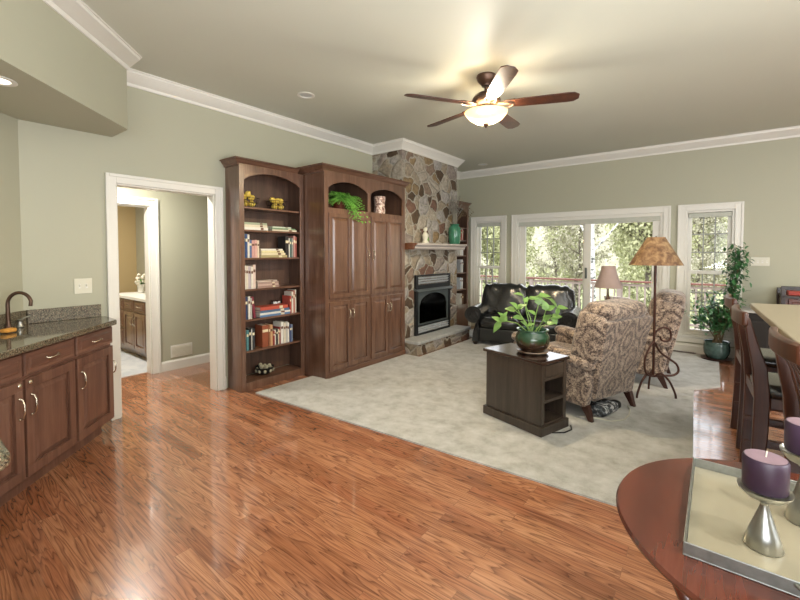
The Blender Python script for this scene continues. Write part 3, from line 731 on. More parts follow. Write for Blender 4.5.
row_upright(x+.004, sF, [('red', '#96423a', .02, .16), ('white', '#d5d0c5', .018, .17), ('dark grey', '#3b3a3a', .022, .18), ('cream', '#cfc8b2', .018, .17), ('crimson', '#8c3535', .02, .19), ('tall white', '#d8d6cf', .034, .245), ('ivory', '#d2cab9', .026, .235), ('light grey', '#b4b3ae', .03, .24), ('white edged', '#dad8d2', .022, .225), ('navy', '#3b486c', .024, .2), ('grey blue', '#7d8aa0', .018, .2)], 'of right group, sixth shelf', 'books on the sixth shelf')
# wire baskets with lemons
def basket(x, w_, where):
    t = thing('wire_basket', f'dark square wire basket of yellow fruit {where}', 'basket', inb(x, .125, SH[0]+.001), RZL, 'wire fruit baskets')
    m = MB(); h = .105; hb = w_/2*.8; ht = w_/2
    for z, k in ((.004, hb), (h*.5, (hb+ht)/2), (h, ht)): m.tube([(-k, -k*.7, z), (k, -k*.7, z), (k, k*.7, z), (-k, k*.7, z), (-k, -k*.7, z)], .0032, 6)
    for i in range(8):
        for sy in (-1, 1): u = -1+2*i/7; m.tube([(u*hb, sy*hb*.7, .004), (u*ht, sy*ht*.7, h)], .0016, 4)
    for i in range(5):
        for sx in (-1, 1): u = -1+2*i/4; m.tube([(sx*hb, u*hb*.7, .004), (sx*ht, u*ht*.7, h)], .0016, 4)
    for i in range(6): u = -1+2*i/5; m.tube([(u*hb, -hb*.7, .004), (u*hb, hb*.7, .004)], .0016, 4)
    m.build('wire_frame', 'wire', t); return t
def lemon(x, y, z, rot, label):
    m = MB(); m.lathe([(0, -.044), (.008, -.041), (.024, -.03), (.034, -.01), (.035, .006), (.026, .026), (.011, .038), (.006, .044), (0, .046)], (0, 0, 0), 14)
    o = m.build('lemon', 'lemon', smooth=60); o.location = inb(x, y, z); o.rotation_euler = rot; o.scale = (.92, .92, .92); tag(o, label, 'fruit', 'yellow fruit in the wire baskets')
basket(.175, .2, 'at the left of the top shelf'); basket(.545, .19, 'at the right of the top shelf')
for bx_, wd in ((.175, 'left'), (.545, 'right')):
    for (dx, dy, dz, nm) in ((-.042, -.015, .045, 'lower left'), (.042, -.015, .045, 'lower right'), (0, .03, .05, 'rear'), (-.045, .01, .118, 'upper left') if wd == 'left' else (-.055, .0, .116, 'upper left'), (.05, .0, .112, 'upper right'), (.0, -.005, .146 if wd == 'left' else .11, 'topmost' if wd == 'left' else 'upper middle')):
        lemon(bx_+dx, .125+dy, SH[0]+dz, (random.uniform(0, 3), random.uniform(0, 3), random.uniform(0, 3)), f'yellow fruit at the {nm} of the {wd} wire basket')
bw = thing('bowl', 'black and white patterned bowl alone on the bottom shelf', 'bowl', inb(.36, .12, SH[6]+.001), RZL)
MB().lathe([(.035, 0), (.04, .004), (.075, .03), (.1, .07), (.105, .088), (.1, .088), (.094, .07), (.07, .035), (.035, .014), (0, .012)], (0, 0, 0), 28).build('dish', 'black', bw, smooth=50)
m_ = MB()
for k in range(9): a = k*2*PI/9; m_.ball((.09*math.cos(a), .09*math.sin(a), .052), .016, 8, 1.4)
for k in range(7): a = k*2.4; m_.ball((.05*math.cos(a)*(k/7+.3), .05*math.sin(a)*(k/7+.3), .075+.004*k), .024, 8)
m_.build('ornament', 'paleleaf', bw, smooth=60)

# ------------------------------------------------------------------ media cabinet
MX = -3.515; MY = 3.112; MW = 1.488; MD = .6
mc = thing('media_cabinet', 'wide brown media cabinet with two arched niches above eight panel fronts', 'cabinet', (MX, MY, 0), RZL)
m_ = MB(); m_.box(0, .02, 0, MD, 0, 2.38).box(MW-.02, MW, 0, MD, 0, 2.38).box(.02, MW-.02, MD-.012, MD, 0, 2.38).box(.02, MW-.02, 0, MD-.012, 1.93, 1.955).box(.02, MW-.02, 0, MD-.012, 2.36, 2.38).box(.02, MW-.02, 0.02, MD-.012, .885, .905).box(MW/2-.02, MW/2+.02, 0, MD-.012, 1.955, 2.36)
m_.build('carcass', 'cabin', mc)
m_ = MB(); m_.box(-.004, .055, -.022, 0, 0, 2.38).box(MW-.055, MW+.004, -.022, 0, 0, 2.38).box(MW/2-.025, MW/2+.025, -.022, 0, .08, 2.2).box(-.004, 0, 0, MD, 0, 2.38).box(MW, MW+.004, 0, MD, 0, 2.38)
m_.box(.055, MW-.055, -.022, 0, 0, .085).box(.055, MW-.055, -.022, 0, .875, .925).box(.055, MW-.055, -.022, 0, 1.90, 1.965)
arch_header(m_, .055, MW/2-.025, 2.38, 2.19, 2.285, -.022, 0); arch_header(m_, MW/2+.025, MW-.055, 2.38, 2.19, 2.285, -.022, 0); m_.box(MW/2-.025, MW/2+.025, -.022, 0, 2.2, 2.38)
m_.build('face_frame', 'cabwood', mc, bevel=.002)
m_ = MB(); crown_box(m_, -.004, MW+.004, MD, 2.362, .08, .07, True, True); m_.box(0, MW, 0, MD, 2.38, 2.4); m_.build('crown', 'cabwoodx', mc)
MB().box(-.012, MW+.006, -.034, -.022, 0, .06).build('plinth', 'cabwoodx', mc, bevel=.003)
h2 = MW/2
for a, b_, hx in ((.05, h2-.02, h2-.05), (h2+.02, MW-.05, h2+.05)):
    m_ = MB(); panel_door(m_, a, b_, .92, 1.905, 2, .05, -.022); d_ = m_.build('door', 'cabwood', mc, bevel=.002); pull(d_, hx, 1.42, True, .11, -.042)
for a, b_ in ((.05, h2-.02), (h2+.02, MW-.05)):
    mid = (a+b_)/2
    for c, d, hx in ((a, mid-.002, mid-.03), (mid+.002, b_, mid+.03)):
        m_ = MB(); panel_door(m_, c, d, .085, .88, 1, .05, -.022); d_ = m_.build('door', 'cabwood', mc, bevel=.002); pull(d_, hx, .72, True, .1, -.042)
def inm(x, y, z): return (MX-y, MY+x, z)
# fern in the left niche
fn = thing('potted_fern', 'bushy green fern spilling out of the left niche of the media cabinet', 'plant', inm(.35, .12, 1.966), RZL)
MB().lathe([(.07, 0), (.075, .003), (.095, .1), (.1, .105), (.09, .105), (.085, .09), (0, .09)], (0, 0, 0), 20).build('pot', 'cherry', fn, smooth=40)
m_ = MB(); rnd = random.Random(3)
for k in range(190):
    a = rnd.uniform(PI*1.0, PI*2.0) if k % 5 else rnd.uniform(0, PI); L = rnd.uniform(.16, .30); el = rnd.uniform(.25, 1.4)
    d = Vector((math.cos(a)*math.cos(el)*1.3, math.sin(a)*math.cos(el)*.9, math.sin(el)*1.0)); p = Vector((rnd.uniform(-.05, .05), rnd.uniform(-.06, .02), .1)); fall = .6
    if k > 165: d = Vector((rnd.uniform(-.1, .6), -.8, .5)); L = rnd.uniform(.24, .34); fall = 1.25
    n = 10; pts = []
    for i in range(n+1):
        u = i/n; q = p+d*L*u+Vector((0, 0, -fall*L*u*u))
        if q.y > -.17: q.z = max(.012, min(q.z, .25)); q.x = max(-.26, min(q.x, .33))
        q.y = min(q.y, .25); pts.append(q)
    for i in range(1, n+1):
        dd = pts[i]-pts[i-1]
        dd = dd.normalized() if dd.length > 1e-4 else Vector((0, -1, 0)); sd = dd.cross(Vector((0, 0, 1)))
        sd = sd.normalized() if sd.length > .01 else Vector((1, 0, 0)); ln = .042*(1.15-i/n*.75)
        for sg in (-1, 1): m_.leaf(pts[i], sd*sg+dd*.5, ln, .017, .3)
m_.build('fronds', 'fern', fn)
vs = thing('ceramic_vase', 'squat rose and cream patterned jar in the right cabinet niche', 'vase', inm(1.085, .1, 1.966), RZL)
MB().lathe([(.055, 0), (.072, .004), (.079, .05), (.07, .1), (.075, .16), (.08, .21), (.08, .235), (.07, .24), (.064, .22), (.06, .03), (0, .02)], (0, 0, 0), 28).build('body', 'rosevase', vs, smooth=50)

# ------------------------------------------------------------------ fireplace
m_ = MB(); FY0, FY1, FZ0, FZ1 = 5.005, 5.825, .30, .88
m_.box(XL, CX, 4.62, FY0, 0, ZC-.002).box(XL, CX, FY1, 6.18, 0, ZC-.002).box(XL, CX, FY0, FY1, FZ1, ZC-.002).box(XL, CX, FY0, FY1, 0, FZ0).box(XL, CX-.36, FY0, FY1, FZ0, FZ1)
struct(m_.build('wall_chimney', 'stone'))
hr = thing('hearth', 'low stone hearth with a pale grey slab below the fireplace', 'hearth', (CX, 4.62, 0), RZL)
m_ = MB().box(0, 1.53, -.27, -.001, 0, .155); m_.build('stone_base', 'stone', hr)
MB().box(-.012, 1.53, -.30, -.001, .1555, .2).build('slab', 'slate', hr, bevel=.008)
fb = thing('fireplace_insert', 'black and silver gas fireplace insert with arched glass in the stone chimney', 'fireplace', (CX, 4.915, .201), RZL)
FW = .99
m_ = MB(); m_.box(0, .06, -.04, 0, 0, .9).box(FW-.06, FW, -.04, 0, 0, .9).box(.06, FW-.06, -.04, 0, .89, .91).box(.06, FW-.06, -.04, 0, .68, .76).box(.06, FW-.06, -.04, 0, 0, .02).box(.06, FW-.06, -.04, 0, .13, .15).box(0, .06, -.0405, 0, .9, .91).box(FW-.06, FW, -.0405, 0, .9, .91); m_.build('frame', 'black', fb, bevel=.003)
m_ = MB()
for i in range(3): m_.frustum([(.06, -.03, .03+i*.034), (FW-.06, -.03, .03+i*.034), (FW-.06, -.01, .03+i*.034), (.06, -.01, .03+i*.034)], [(.06, -.042, .055+i*.034), (FW-.06, -.042, .055+i*.034), (FW-.06, -.02, .058+i*.034), (.06, -.02, .058+i*.034)])
m_.build('lower_louver', 'louver', fb)
m_ = MB()
for i in range(3): m_.frustum([(.06, -.03, .775+i*.038), (FW-.06, -.03, .775+i*.038), (FW-.06, -.01, .775+i*.038), (.06, -.01, .775+i*.038)], [(.06, -.042, .8+i*.038), (FW-.06, -.042, .8+i*.038), (FW-.06, -.02, .803+i*.038), (.06, -.02, .803+i*.038)])
m_.build('upper_louver', 'louver', fb)
m_ = MB().prism([(0, .68), (-.09, .655), (-.095, .665), (0, .72)], 'x', -.01, FW+.01); m_.build('hood', 'greymetal', fb)
m_ = MB(); pts = [(.06, .15), (.06, .68), (FW-.06, .68), (FW-.06, .15)]
arch_in = [(FW-.10, .17)]+[(FW-.10-(FW-.20)*i/16, .44+.18*math.sqrt(max(0, 1-(i/8-1)**2))) for i in range(17)]+[(.10, .17)]
# plate around the arched glass, as quads between outer and inner outline
outer = [(FW-.06, .17)]+[(FW-.06-(FW-.12)*i/16, .68) for i in range(17)]+[(.06, .17)]
for i in range(len(arch_in)-1):
    a, b_, c, d = arch_in[i], arch_in[i+1], outer[i+1], outer[i]
    m_.frustum([(a[0], -.02, a[1]), (b_[0], -.02, b_[1]), (c[0], -.02, c[1]), (d[0], -.02, d[1])], [(a[0], -.03, a[1]), (b_[0], -.03, b_[1]), (c[0], -.03, c[1]), (d[0], -.03, d[1])])
m_.box(.06, FW-.06, -.03, -.02, .15, .17); m_.build('arched_front', 'greymetal', fb)
MB().box(.08, FW-.08, -.016, -.012, .16, .67).build('glass_front', 'glass', fb)
m_ = MB(); m_.box(.09, .1, 0, .35, .101, .67).box(FW-.1, FW-.09, 0, .35, .101, .67).box(.1, FW-.1, .34, .35, .101, .67).box(.1, FW-.1, 0, .34, .101, .12).box(.1, FW-.1, 0, .34, .66, .67); m_.build('firebox', 'reflectbrick', fb)
for a, b_, r_ in (((.2, .14, .16), (.8, .2, .18), .04), ((.25, .24, .17), (.75, .12, .22), .036), ((.35, .2, .26), (.68, .14, .31), .03)): MB().tube([a, ((a[0]+b_[0])/2, (a[1]+b_[1])/2, (a[2]+b_[2])/2+.012), b_], [r_*.9, r_, r_*.85], 10).build('log', 'ashlog', fb, smooth=60)
mt = thing('mantel_shelf', 'brown mantel shelf with pale window light painted on its front across the stone chimney', 'mantel', (CX, 4.676, 1.495), RZL)
ml = 1.45
MB().prism([(-.001, 0), (-.17, 0), (-.19, .02), (-.19, .04), (-.21, .065), (-.23, .065), (-.23, .092), (-.001, .092)], 'x', .004, ml).build('shelf', 'litmantel', mt)
MB().prism([(-.001, 0), (-.17, 0), (-.19, .02), (-.19, .04), (-.21, .065), (-.23, .065), (-.23, .092), (-.001, .092)], 'x', -.03, .004).build('shaded_end', 'mantelend', mt)  # end face left brown, without the window light painted on the shelf
def inc(x, y, z): return (CX-y, 4.676+x, z)
fg = thing('figurine', 'small cream figurine on the left of the mantel shelf', 'figurine', inc(.36, -.12, 1.588), RZL)
MB().lathe([(.05, 0), (.055, .01), (.045, .03), (.03, .05), (.042, .09), (.05, .12), (.03, .16), (.014, .17), (.03, .19), (.034, .21), (.02, .235), (0, .24)], (0, 0, 0), 16).build('body', 'plastic', fg, smooth=60)
MB().ball((.05, 0, .06), .03, 10, 1.6).build('green_base', 'leaflight', fg, smooth=60)
gv = thing('green_vase', 'glossy green vase of dried stems on the right of the mantel shelf', 'vase', inc(1.22, -.12, 1.588), RZL)
MB().lathe([(.07, 0), (.085, .006), (.098, .09), (.105, .2), (.098, .27), (.075, .3), (.066, .31), (.08, .33), (.07, .33), (.056, .31), (.07, .05), (0, .04)], (0, 0, 0), 28).build('body', 'jade', gv, smooth=50)
m_ = MB(); rnd = random.Random(9)
for k in range(34):
    a = rnd.uniform(0, 2*PI); s_ = rnd.uniform(.03, .17); L = rnd.uniform(.22, .48); p0 = (0.03*math.cos(a), .03*math.sin(a), .2); p1 = (s_*.5*math.cos(a), s_*.35*math.sin(a), .33+L*.5); p2 = (s_*1.5*math.cos(a), max(-.11, min(.11, s_*math.sin(a))), .33+L)
    m_.tube([p0, p1, p2], [.002, .002, .0015], 4)
    for j in range(7):
        u = .35+.65*j/6; q = Vector(p1).lerp(Vector(p2), u); m_.leaf(q, (rnd.uniform(-1, 1), rnd.uniform(-.6, .6), rnd.uniform(0, 1)), .035, .013, .2)
m_.build('dried_stems', 'stripesoft', gv)
m_ = MB()
for k in range(5):
    p = Vector((0, 0, .31)); pts = [tuple(p)]
    for i in range(1, 6): u = i/5; pts.append((.5*u*(.7+.1*k), -.05*u, .31+.3*math.sin(u*2.2)*(.6+.12*k)-.0*u))
    m_.tube(pts, .0016, 4)
    for j in range(2, 6): m_.ball(pts[j], .011, 6)
m_.build('trailing_sprig', 'woodstem', gv)

# ------------------------------------------------------------------ second bookcase past the chimney
B2Y = 6.335; B2W = .79
b2 = thing('bookcase', 'narrow slice of brown bookcase in the corner past the stone chimney', 'bookcase', (BX, B2Y, 0), RZL, 'built-in bookcases')
m_ = MB(); m_.box(0, .02, 0, BD, 0, 2.36).box(B2W-.02, B2W, 0, BD, 0, 2.36).box(.02, B2W-.02, BD-.01, BD, 0, 2.36).box(.02, B2W-.02, 0, BD-.01, 2.34, 2.36).build('carcass', 'cabin', b2)
m_ = MB(); m_.box(0, .05, -.02, 0, 0, 2.36).box(B2W-.05, B2W+.004, -.02, 0, 0, 2.36).box(B2W, B2W+.004, 0, BD, 0, 2.36).box(.05, B2W-.05, -.02, 0, 0, .45); arch_header(m_, .05, B2W-.05, 2.36, 2.2, 2.295, -.02, 0); m_.build('face_frame', 'cabwood', b2, bevel=.002)
m_ = MB(); crown_box(m_, 0, B2W+.004, BD, 2.345, .07, .055, False, True); m_.build('crown', 'cabwoodx', b2)
for z in SH[:6]: MB().box(.02, B2W-.02, .004, BD-.011, z-.02, z).build('shelf', 'cabwoodx', b2)
def in2(x, y, z): return (BX-y, B2Y+x, z)
row_upright(.60, SH[1], [('red', '#a34a40', .03, .2), ('white', '#d8d6cf', .03, .22), ('rust', '#a0523e', .03, .23)], 'on the second shelf of corner bookcase', 'books in the corner bookcase', in2)
row_upright(.58, SH[2], [('white', '#dad9d2', .04, .2), ('pale grey', '#c8c8c4', .045, .18), ('off-white', '#d5d2c8', .03, .2)], 'on the third shelf of corner bookcase', 'books in the corner bookcase', in2)
row_upright(.58, SH[3], [('grey', '#9fa3a5', .04, .24), ('white', '#d3d4d2', .04, .25), ('dark grey', '#54585a', .03, .22)], 'on the fourth shelf of corner bookcase', 'books in the corner bookcase', in2)
row_upright(.58, SH[4], [('pale blue', '#b3bcc5', .04, .22), ('white', '#d8d8d6', .05, .21)], 'on the fifth shelf of corner bookcase', 'books in the corner bookcase', in2)
row_upright(.6, SH[5], [('white', '#d8d6cf', .04, .24), ('brown', '#70543f', .05, .23)], 'on the sixth shelf of corner bookcase', 'books in the corner bookcase', in2)

# ------------------------------------------------------------------ wet bar (diagonal in the corner)
RZB = R(135)
S0, S1 = 2.06, 3.52
wb_ = thing('bar_cabinet', 'brown wet bar base cabinet with panel doors under the granite top', 'cabinet', (-1.35, -1.35, 0), RZB)
m_ = MB(); m_.prism([(S0, 0), (S1, 0), (S1, .385), (S1-.03, .42), (S0, .42)], 'z', .105, .868); m_.prism([(S0, .07), (S1-.02, .07), (S1-.02, .37), (S1-.06, .40), (S0, .40)], 'z', 0, .105); m_.build('carcass', 'barwood', wb_)
cols = [(2.09, 2.605), (2.625, 3.06), (3.085, 3.515)]
for i, (a, b_) in enumerate(cols):
    m_ = MB(); drawer_front(m_, a, b_, .725, .86); dr = m_.build('drawer', 'barwoodx', wb_); pull(dr, (a+b_)/2, .793, False, .1)
    m_ = MB(); panel_door(m_, a, b_, .12, .705, 1, .06); d_ = m_.build('door', 'barwood', wb_, bevel=.002)
    pull(d_, {0: b_-.035, 1: a+.035, 2: a+.035}[i], .545, True, .12)
    if i in (0, 1):
        kb = MB().lathe([(0, 0), (.012, 0), (.014, .006), (.008, .012), (0, .013)], (0, 0, 0), 12, Matrix.Translation(({0: b_-.03, 1: a+.03}[i], -.02, .68)) @ Matrix.Rotation(PI/2, 4, 'X')); kb.build('knob', 'pull', d_, smooth=50)
pull(wb_, 3.53, .53, True, .1, -.0, 'side_handle')
wt = thing('bar_worktop', 'speckled brown granite worktop with backsplash on the corner wet bar', 'worktop', (-1.35, -1.35, .87), RZB)
# plan in local coordinates: front edge y=-.04, diagonal wall at y=.53
m_ = MB()
Wl = lambda x, y: ((y-x)/2**.5, -(x+y+2.7)/2**.5)      # world xy -> local (s, depth)
cA = Wl(XL+.003, .672); cB = Wl(XL+.003, 1.19)
m_.prism([(S0-.02, -.045), (S1+.01, -.045), (S1+.045, -.02), cB, cA, (S0-.02, .526)], 'z', 0, .04)
m_.build('slab', 'granite', wt, bevel=.007, segs=3)
m_ = MB(); m_.box(S0-.02, cA[0]-.005, .506, .526, .0405, .145)
q = [Wl(XL+.003, .68), Wl(XL+.003, 1.155), Wl(XL+.024, 1.155), Wl(XL+.024, .69)]; m_.prism(q, 'z', .0405, .145); m_.build('backsplash', 'granitematte', wt, bevel=.003)
fc = thing('tap', 'tall bronze gooseneck tap with lever handles on the granite worktop', 'tap', (-1.35, -1.35, .911), RZB)
fx, fy = 3.14, .45
def tapset(fx, fy):
    m = MB().lathe([(.028, 0), (.03, .004), (.022, .015), (.016, .035), (.014, .06), (0, .06)], (fx, fy, 0), 20); m.build('base', 'bronze', fc, smooth=40)
    pts = [(fx, fy, .05), (fx, fy, .18)]+[(fx, fy-.075*(1-math.cos(R(t_))), .18+.08*math.sin(R(t_))) for t_ in range(15, 166, 15)]
    e = pts[-1]; pts += [(e[0], e[1]+.004, e[2]-.035)]
    MB().tube(pts, [.013, .012]+[.011]*(len(pts)-2), 14).build('spout', 'bronze', fc, smooth=60)
    for sx in (-1, 1):
        m = MB().lathe([(.024, 0), (.026, .004), (.016, .02), (.014, .045), (.018, .055), (0, .062)], (fx+sx*.1, fy, 0), 16)
        m.tube([(fx+sx*.1, fy, .052), (fx+sx*.135, fy-.01, .066), (fx+sx*.17, fy-.02, .07)], [.009, .007, .006], 8); m.build('lever_handle', 'nickel', fc, smooth=50)
tapset(fx, fy)
P_ = (-1.35-.7071*(3.02+.36), -1.35+.7071*(3.02-.36), .911)
o = MB().cushion((0, 0, .018), (.075, .055, .028), .012, .0, 6).build('sponge', 'sponge', smooth=60); o.location = P_; o.rotation_euler = (0, 0, R(120)); tag(o, 'orange yellow sponge on the granite top in front of the bronze tap', 'sponge')
sd_ = thing('soap_dispenser', 'white soap dispenser at the left edge beside the bronze tap', 'soap dispenser', (-1.35-.7071*(2.95+.41), -1.35+.7071*(2.95-.41), .911))
MB().lathe([(.025, 0), (.028, .004), (.028, .1), (.02, .115), (.01, .12), (0, .12)], (0, 0, 0), 16).build('bottle', 'white', sd_, smooth=40)
MB().tube([(0, 0, .115), (0, 0, .145), (.03, .01, .15)], .006, 8).build('pump', 'nickel', sd_, smooth=60)
# kitchen island: only its rounded granite corner reaches into the frame
isl = thing('kitchen_island', 'rounded speckled granite corner of an island at the left edge', 'island', (-1.95, .0, 0))
m_ = MB(); pl_ = arc(.465-.06, .215-.06, .06, 0, 90, 8)+arc(-.1, .155, .06, 90, 180, 6)+[(-.16, -1.0), (.465, -1.0)]
m_.prism(pl_, 'z', .862, .902); m_.build('worktop', 'granite', isl, bevel=.012, segs=4)
MB().box(-.12, .36, -.96, .1, 0, .862).build('base', 'barwood', isl, bevel=.003)
# ------------------------------------------------------------------ wall plates, hall vent, vanity, carpet
def plate(name, label, loc, rz, w_, h, n):
    o = MB().box(-w_/2, w_/2, -.006, 0, -h/2, h/2).build(name, 'plastic', bevel=.002); o.location = loc; o.rotation_euler = (0, 0, rz); tag(o, label, 'light switch')
    for i in range(n):
        x = (i-(n-1)/2)*.046; MB().box(x-.005, x+.005, -.016, -.006, -.004, .014).build('toggle', 'plastic', o)
        MB().box(x-.008, x+.008, -.007, -.006, -.018, .018).build('switch_slot', 'white', o)
plate('light_switch', 'ivory double toggle switch plate above the granite backsplash', (XL+.001, 1.04, 1.175), RZL, .12, .125, 2)
plate('light_switch', 'ivory four-gang switch plate on the far wall beside the right window', (.455, YB-.001, 1.33), 0, .19, .115, 4)
vt = thing('wall_vent', 'white return air grille low on the hallway wall', 'vent', (HX+.001, 2.33, .225), RZL)
MB().box(-.13, .13, -.008, 0, -.075, .075).build('frame', 'white', vt, bevel=.002)
m_ = MB()
for i in range(8): m_.box(-.115, .115, -.013, -.0085, -.06+i*.015, -.052+i*.015)
m_.build('slat', 'plastic', vt)
fv = thing('floor_vent', 'brown floor register below the right window', 'vent', (-.36, 7.14, .001))
MB().box(-.15, .15, -.05, .05, 0, .012).build('frame', 'legwood', fv)
m_ = MB()
for i in range(10): m_.box(-.13+i*.027, -.118+i*.027, -.04, .04, .0121, .016)
m_.build('slat', 'iron', fv)
o = MB().prism([(-3.72, 2.36), (-.40, 2.557), (-.11, 2.575), (-.105, 3.5), (-.165, 5.24), (.058, 5.54), (.045, 7.085), (-.20, 7.085), (-.205, 7.2), (-3.6, 7.2), (-3.6, 6.34), (-3.22, 6.2), (-3.22, 4.575), (-3.465, 4.58), (-3.465, 3.13), (-3.70, 3.09)], 'z', .0005, .012).build('carpet', 'carpet')
tag(o, 'mottled beige carpet covering the sitting area', 'carpet')
vn = thing('bathroom_vanity', 'brown vanity with pale top seen through the doorway', 'vanity', (-7.05, 2.14, .006), R(0))
m_ = MB(); m_.box(0, 1.55, .02, .58, .1, .80).box(0, 1.55, .08, .58, 0, .1); m_.build('carcass', 'cabwood', vn)
for i in range(4):
    a = .02+i*.38; m_ = MB(); drawer_front(m_, a, a+.36, .64, .79, .02); d_ = m_.build('drawer', 'cabwoodx', vn); pull(d_, a+.18, .715, False, .1, 0)
    if i in (0,):
        for j in range(2):
            m_ = MB(); drawer_front(m_, a, a+.36, .12+j*.26, .36+j*.26, .02); d_ = m_.build('drawer', 'cabwoodx', vn); pull(d_, a+.18, .24+j*.26, False, .1, 0)
    else:
        m_ = MB(); panel_door(m_, a, a+.36, .12, .62, 1, .05, .02); d_ = m_.build('door', 'cabwood', vn); pull(d_, a+(.32 if i % 2 else .04), .5, True, .1, 0)
MB().box(-.02, 1.57, -.02, .6, .8005, .84).build('top', 'white', vn, bevel=.004)
fl = thing('flower_vase', 'small clear vase of cream flowers on the vanity', 'vase', (-6.8, 2.42, .847))
MB().lathe([(.03, 0), (.04, .003), (.035, .06), (.045, .12), (.05, .13), (.045, .13), (.03, .06), (.03, .01), (0, .008)], (0, 0, 0), 16).build('vase', 'white', fl, smooth=50)
m_ = MB(); rnd = random.Random(5)
for k in range(16): m_.ball((rnd.uniform(-.06, .06), rnd.uniform(-.06, .06), .17+rnd.uniform(-.03, .1)), .028, 8)
m_.build('blossoms', 'pages', fl, smooth=60)
m_ = MB()
for k in range(14): m_.leaf((0, 0, .12), (rnd.uniform(-1, 1), rnd.uniform(-1, 1), rnd.uniform(.3, 1)), .12, .03)
m_.build('foliage', 'leaf', fl)

# ------------------------------------------------------------------ recessed lights, seen and added
def can(x, y, z, label, lit, e=CAN_W):
    t = thing('recessed_light', label, 'ceiling light', (x, y, z), 0, 'recessed ceiling lights')
    MB().lathe([(.058, -.0), (.085, -.0), (.088, -.006), (.075, -.009), (.06, -.006), (.058, -.001)], (0, 0, 0), 28).build('trim_ring', 'white', t, smooth=50)
    MB().lathe([(0, -.0025), (.059, -.0025), (.059, -.001), (0, -.001)], (0, 0, 0), 24).build('lens', 'lens' if lit else 'louver', t)
    if lit and e:
        l = bpy.data.lights.new('recessed_lamp', 'AREA'); l.shape = 'DISK'; l.size = .1; l.energy = e; l.color = (1, .94, .85)
        o = bpy.data.objects.new('recessed_lamp', l); COL.objects.link(o); o.location = (x, y, z-.015)
can(-3.306, 2.704, ZC-.0005, 'unlit white recessed light above the open bookcase', False)
can(-3.36, 6.75, ZC-.0005, 'unlit white recessed light near the far corner by the chimney', False)
can(-3.27, .45, 2.4395, 'lit recessed light in the soffit above the wet bar', True, 1.5)
for (x, y, nm) in ((1.2, 1.0, 'over the dining table'), (2.0, 4.2, 'over the counter at its far end'), (2.9, .9, 'in the kitchen near the side wall'), (2.9, 4.6, 'in the kitchen far corner'), (1.4, -1.4, 'behind the camera by the rear opening'), (2.9, 2.8, 'in the middle of the kitchen')):  # unseen ceiling lamps added to brighten the room
    can(x, y, ZC-.0005, 'added unseen recessed light '+nm, True)

for (x, y, z, nm) in ((-4.72, 1.5, 2.4385, 'in the hallway ceiling beyond the cased opening'), (-6.6, 1.7, 2.4385, 'above the vanity in the small room')):  # unseen lamps added to brighten the hallway and bath
    can(x, y, z, 'added unseen recessed light '+nm, True, 26)
# ------------------------------------------------------------------ ceiling fan
FX, FY = -1.67, 3.41
fan = thing('ceiling_fan', 'bronze five-blade ceiling fan with a lit alabaster bowl', 'ceiling fan', (FX, FY, 2.6))
MB().lathe([(0, .44), (.085, .44), (.088, .425), (.082, .415), (.078, .395), (.06, .375), (.045, .36), (.04, .345), (.02, .342), (0, .342)][::-1], (0, 0, 0), 28).build('canopy', 'bronze', fan, smooth=40)
MB().tube([(0, 0, .28), (0, 0, .345)], .016, 14).build('downrod', 'bronze', fan, smooth=60)
MB().lathe([(0, .165), (.09, .165), (.1, .175), (.118, .19), (.128, .21), (.128, .222), (.122, .226), (.122, .236), (.118, .24), (.105, .262), (.075, .282), (.045, .29), (.03, .298), (0, .3)], (0, 0, 0), 32).build('motor_housing', 'bronze', fan, smooth=40)
m_ = MB()
for k in range(5):
    a0 = R(21+72*k); ca, sa = math.cos(a0), math.sin(a0)
    bl = bpy.data.objects.new('blade', None)
    mt_ = Matrix.Rotation(a0, 4, 'Z') @ Matrix.Translation((0, 0, .175)) @ Matrix.Rotation(R(-12), 4, 'X')
    pl_ = [(.235, -.052), (.32, -.062), (.68, -.07), (.735, -.066), (.775, -.03), (.775, .03), (.735, .066), (.68, .07), (.32, .062), (.235, .052)]
    b_ = MB().prism(pl_, 'z', -.004, .004).xform(mt_).build('blade', 'stoolwood', fan, bevel=.002)
    mi = MB(); mi.prism([(.09, -.03), (.13, -.018), (.19, -.045), (.25, -.05), (.30, 0), (.25, .05), (.19, .045), (.13, .018), (.09, .03)], 'z', .0045, .0115)
    mi.tube([(.1, 0, .014), (.17, 0, .004), (.25, 0, -.008)], [.012, .009, .006], 8)
    for sy in (-1, 1): mi.tube([(.10, sy*.02, -.006), (.15, sy*.045, -.012), (.2, sy*.045, -.012), (.235, sy*.015, -.01)], .005, 6)
    mi.xform(mt_); mi.build('blade_arm', 'bronze', b_, smooth=40)
m_ = MB().lathe([(0, .115), (.07, .115), (.085, .125), (.088, .15), (.075, .164), (0, .164)], (0, 0, 0), 28); m_.build('switch_housing', 'pull', fan, smooth=40)
MB().lathe([(0, .006), (.03, .008), (.09, .024), (.145, .055), (.178, .092), (.19, .112), (.186, .114), (.172, .094), (.138, .06), (.085, .03), (.03, .014), (0, .012)], (0, 0, 0), 36).build('light_bowl', 'bowl', fan, smooth=60)
MB().lathe([(0, -.026), (.006, -.024), (.01, -.015), (.022, -.004), (.026, .006), (.03, .012), (0, .012)], (0, 0, 0), 16).build('finial', 'bronze', fan, smooth=40)
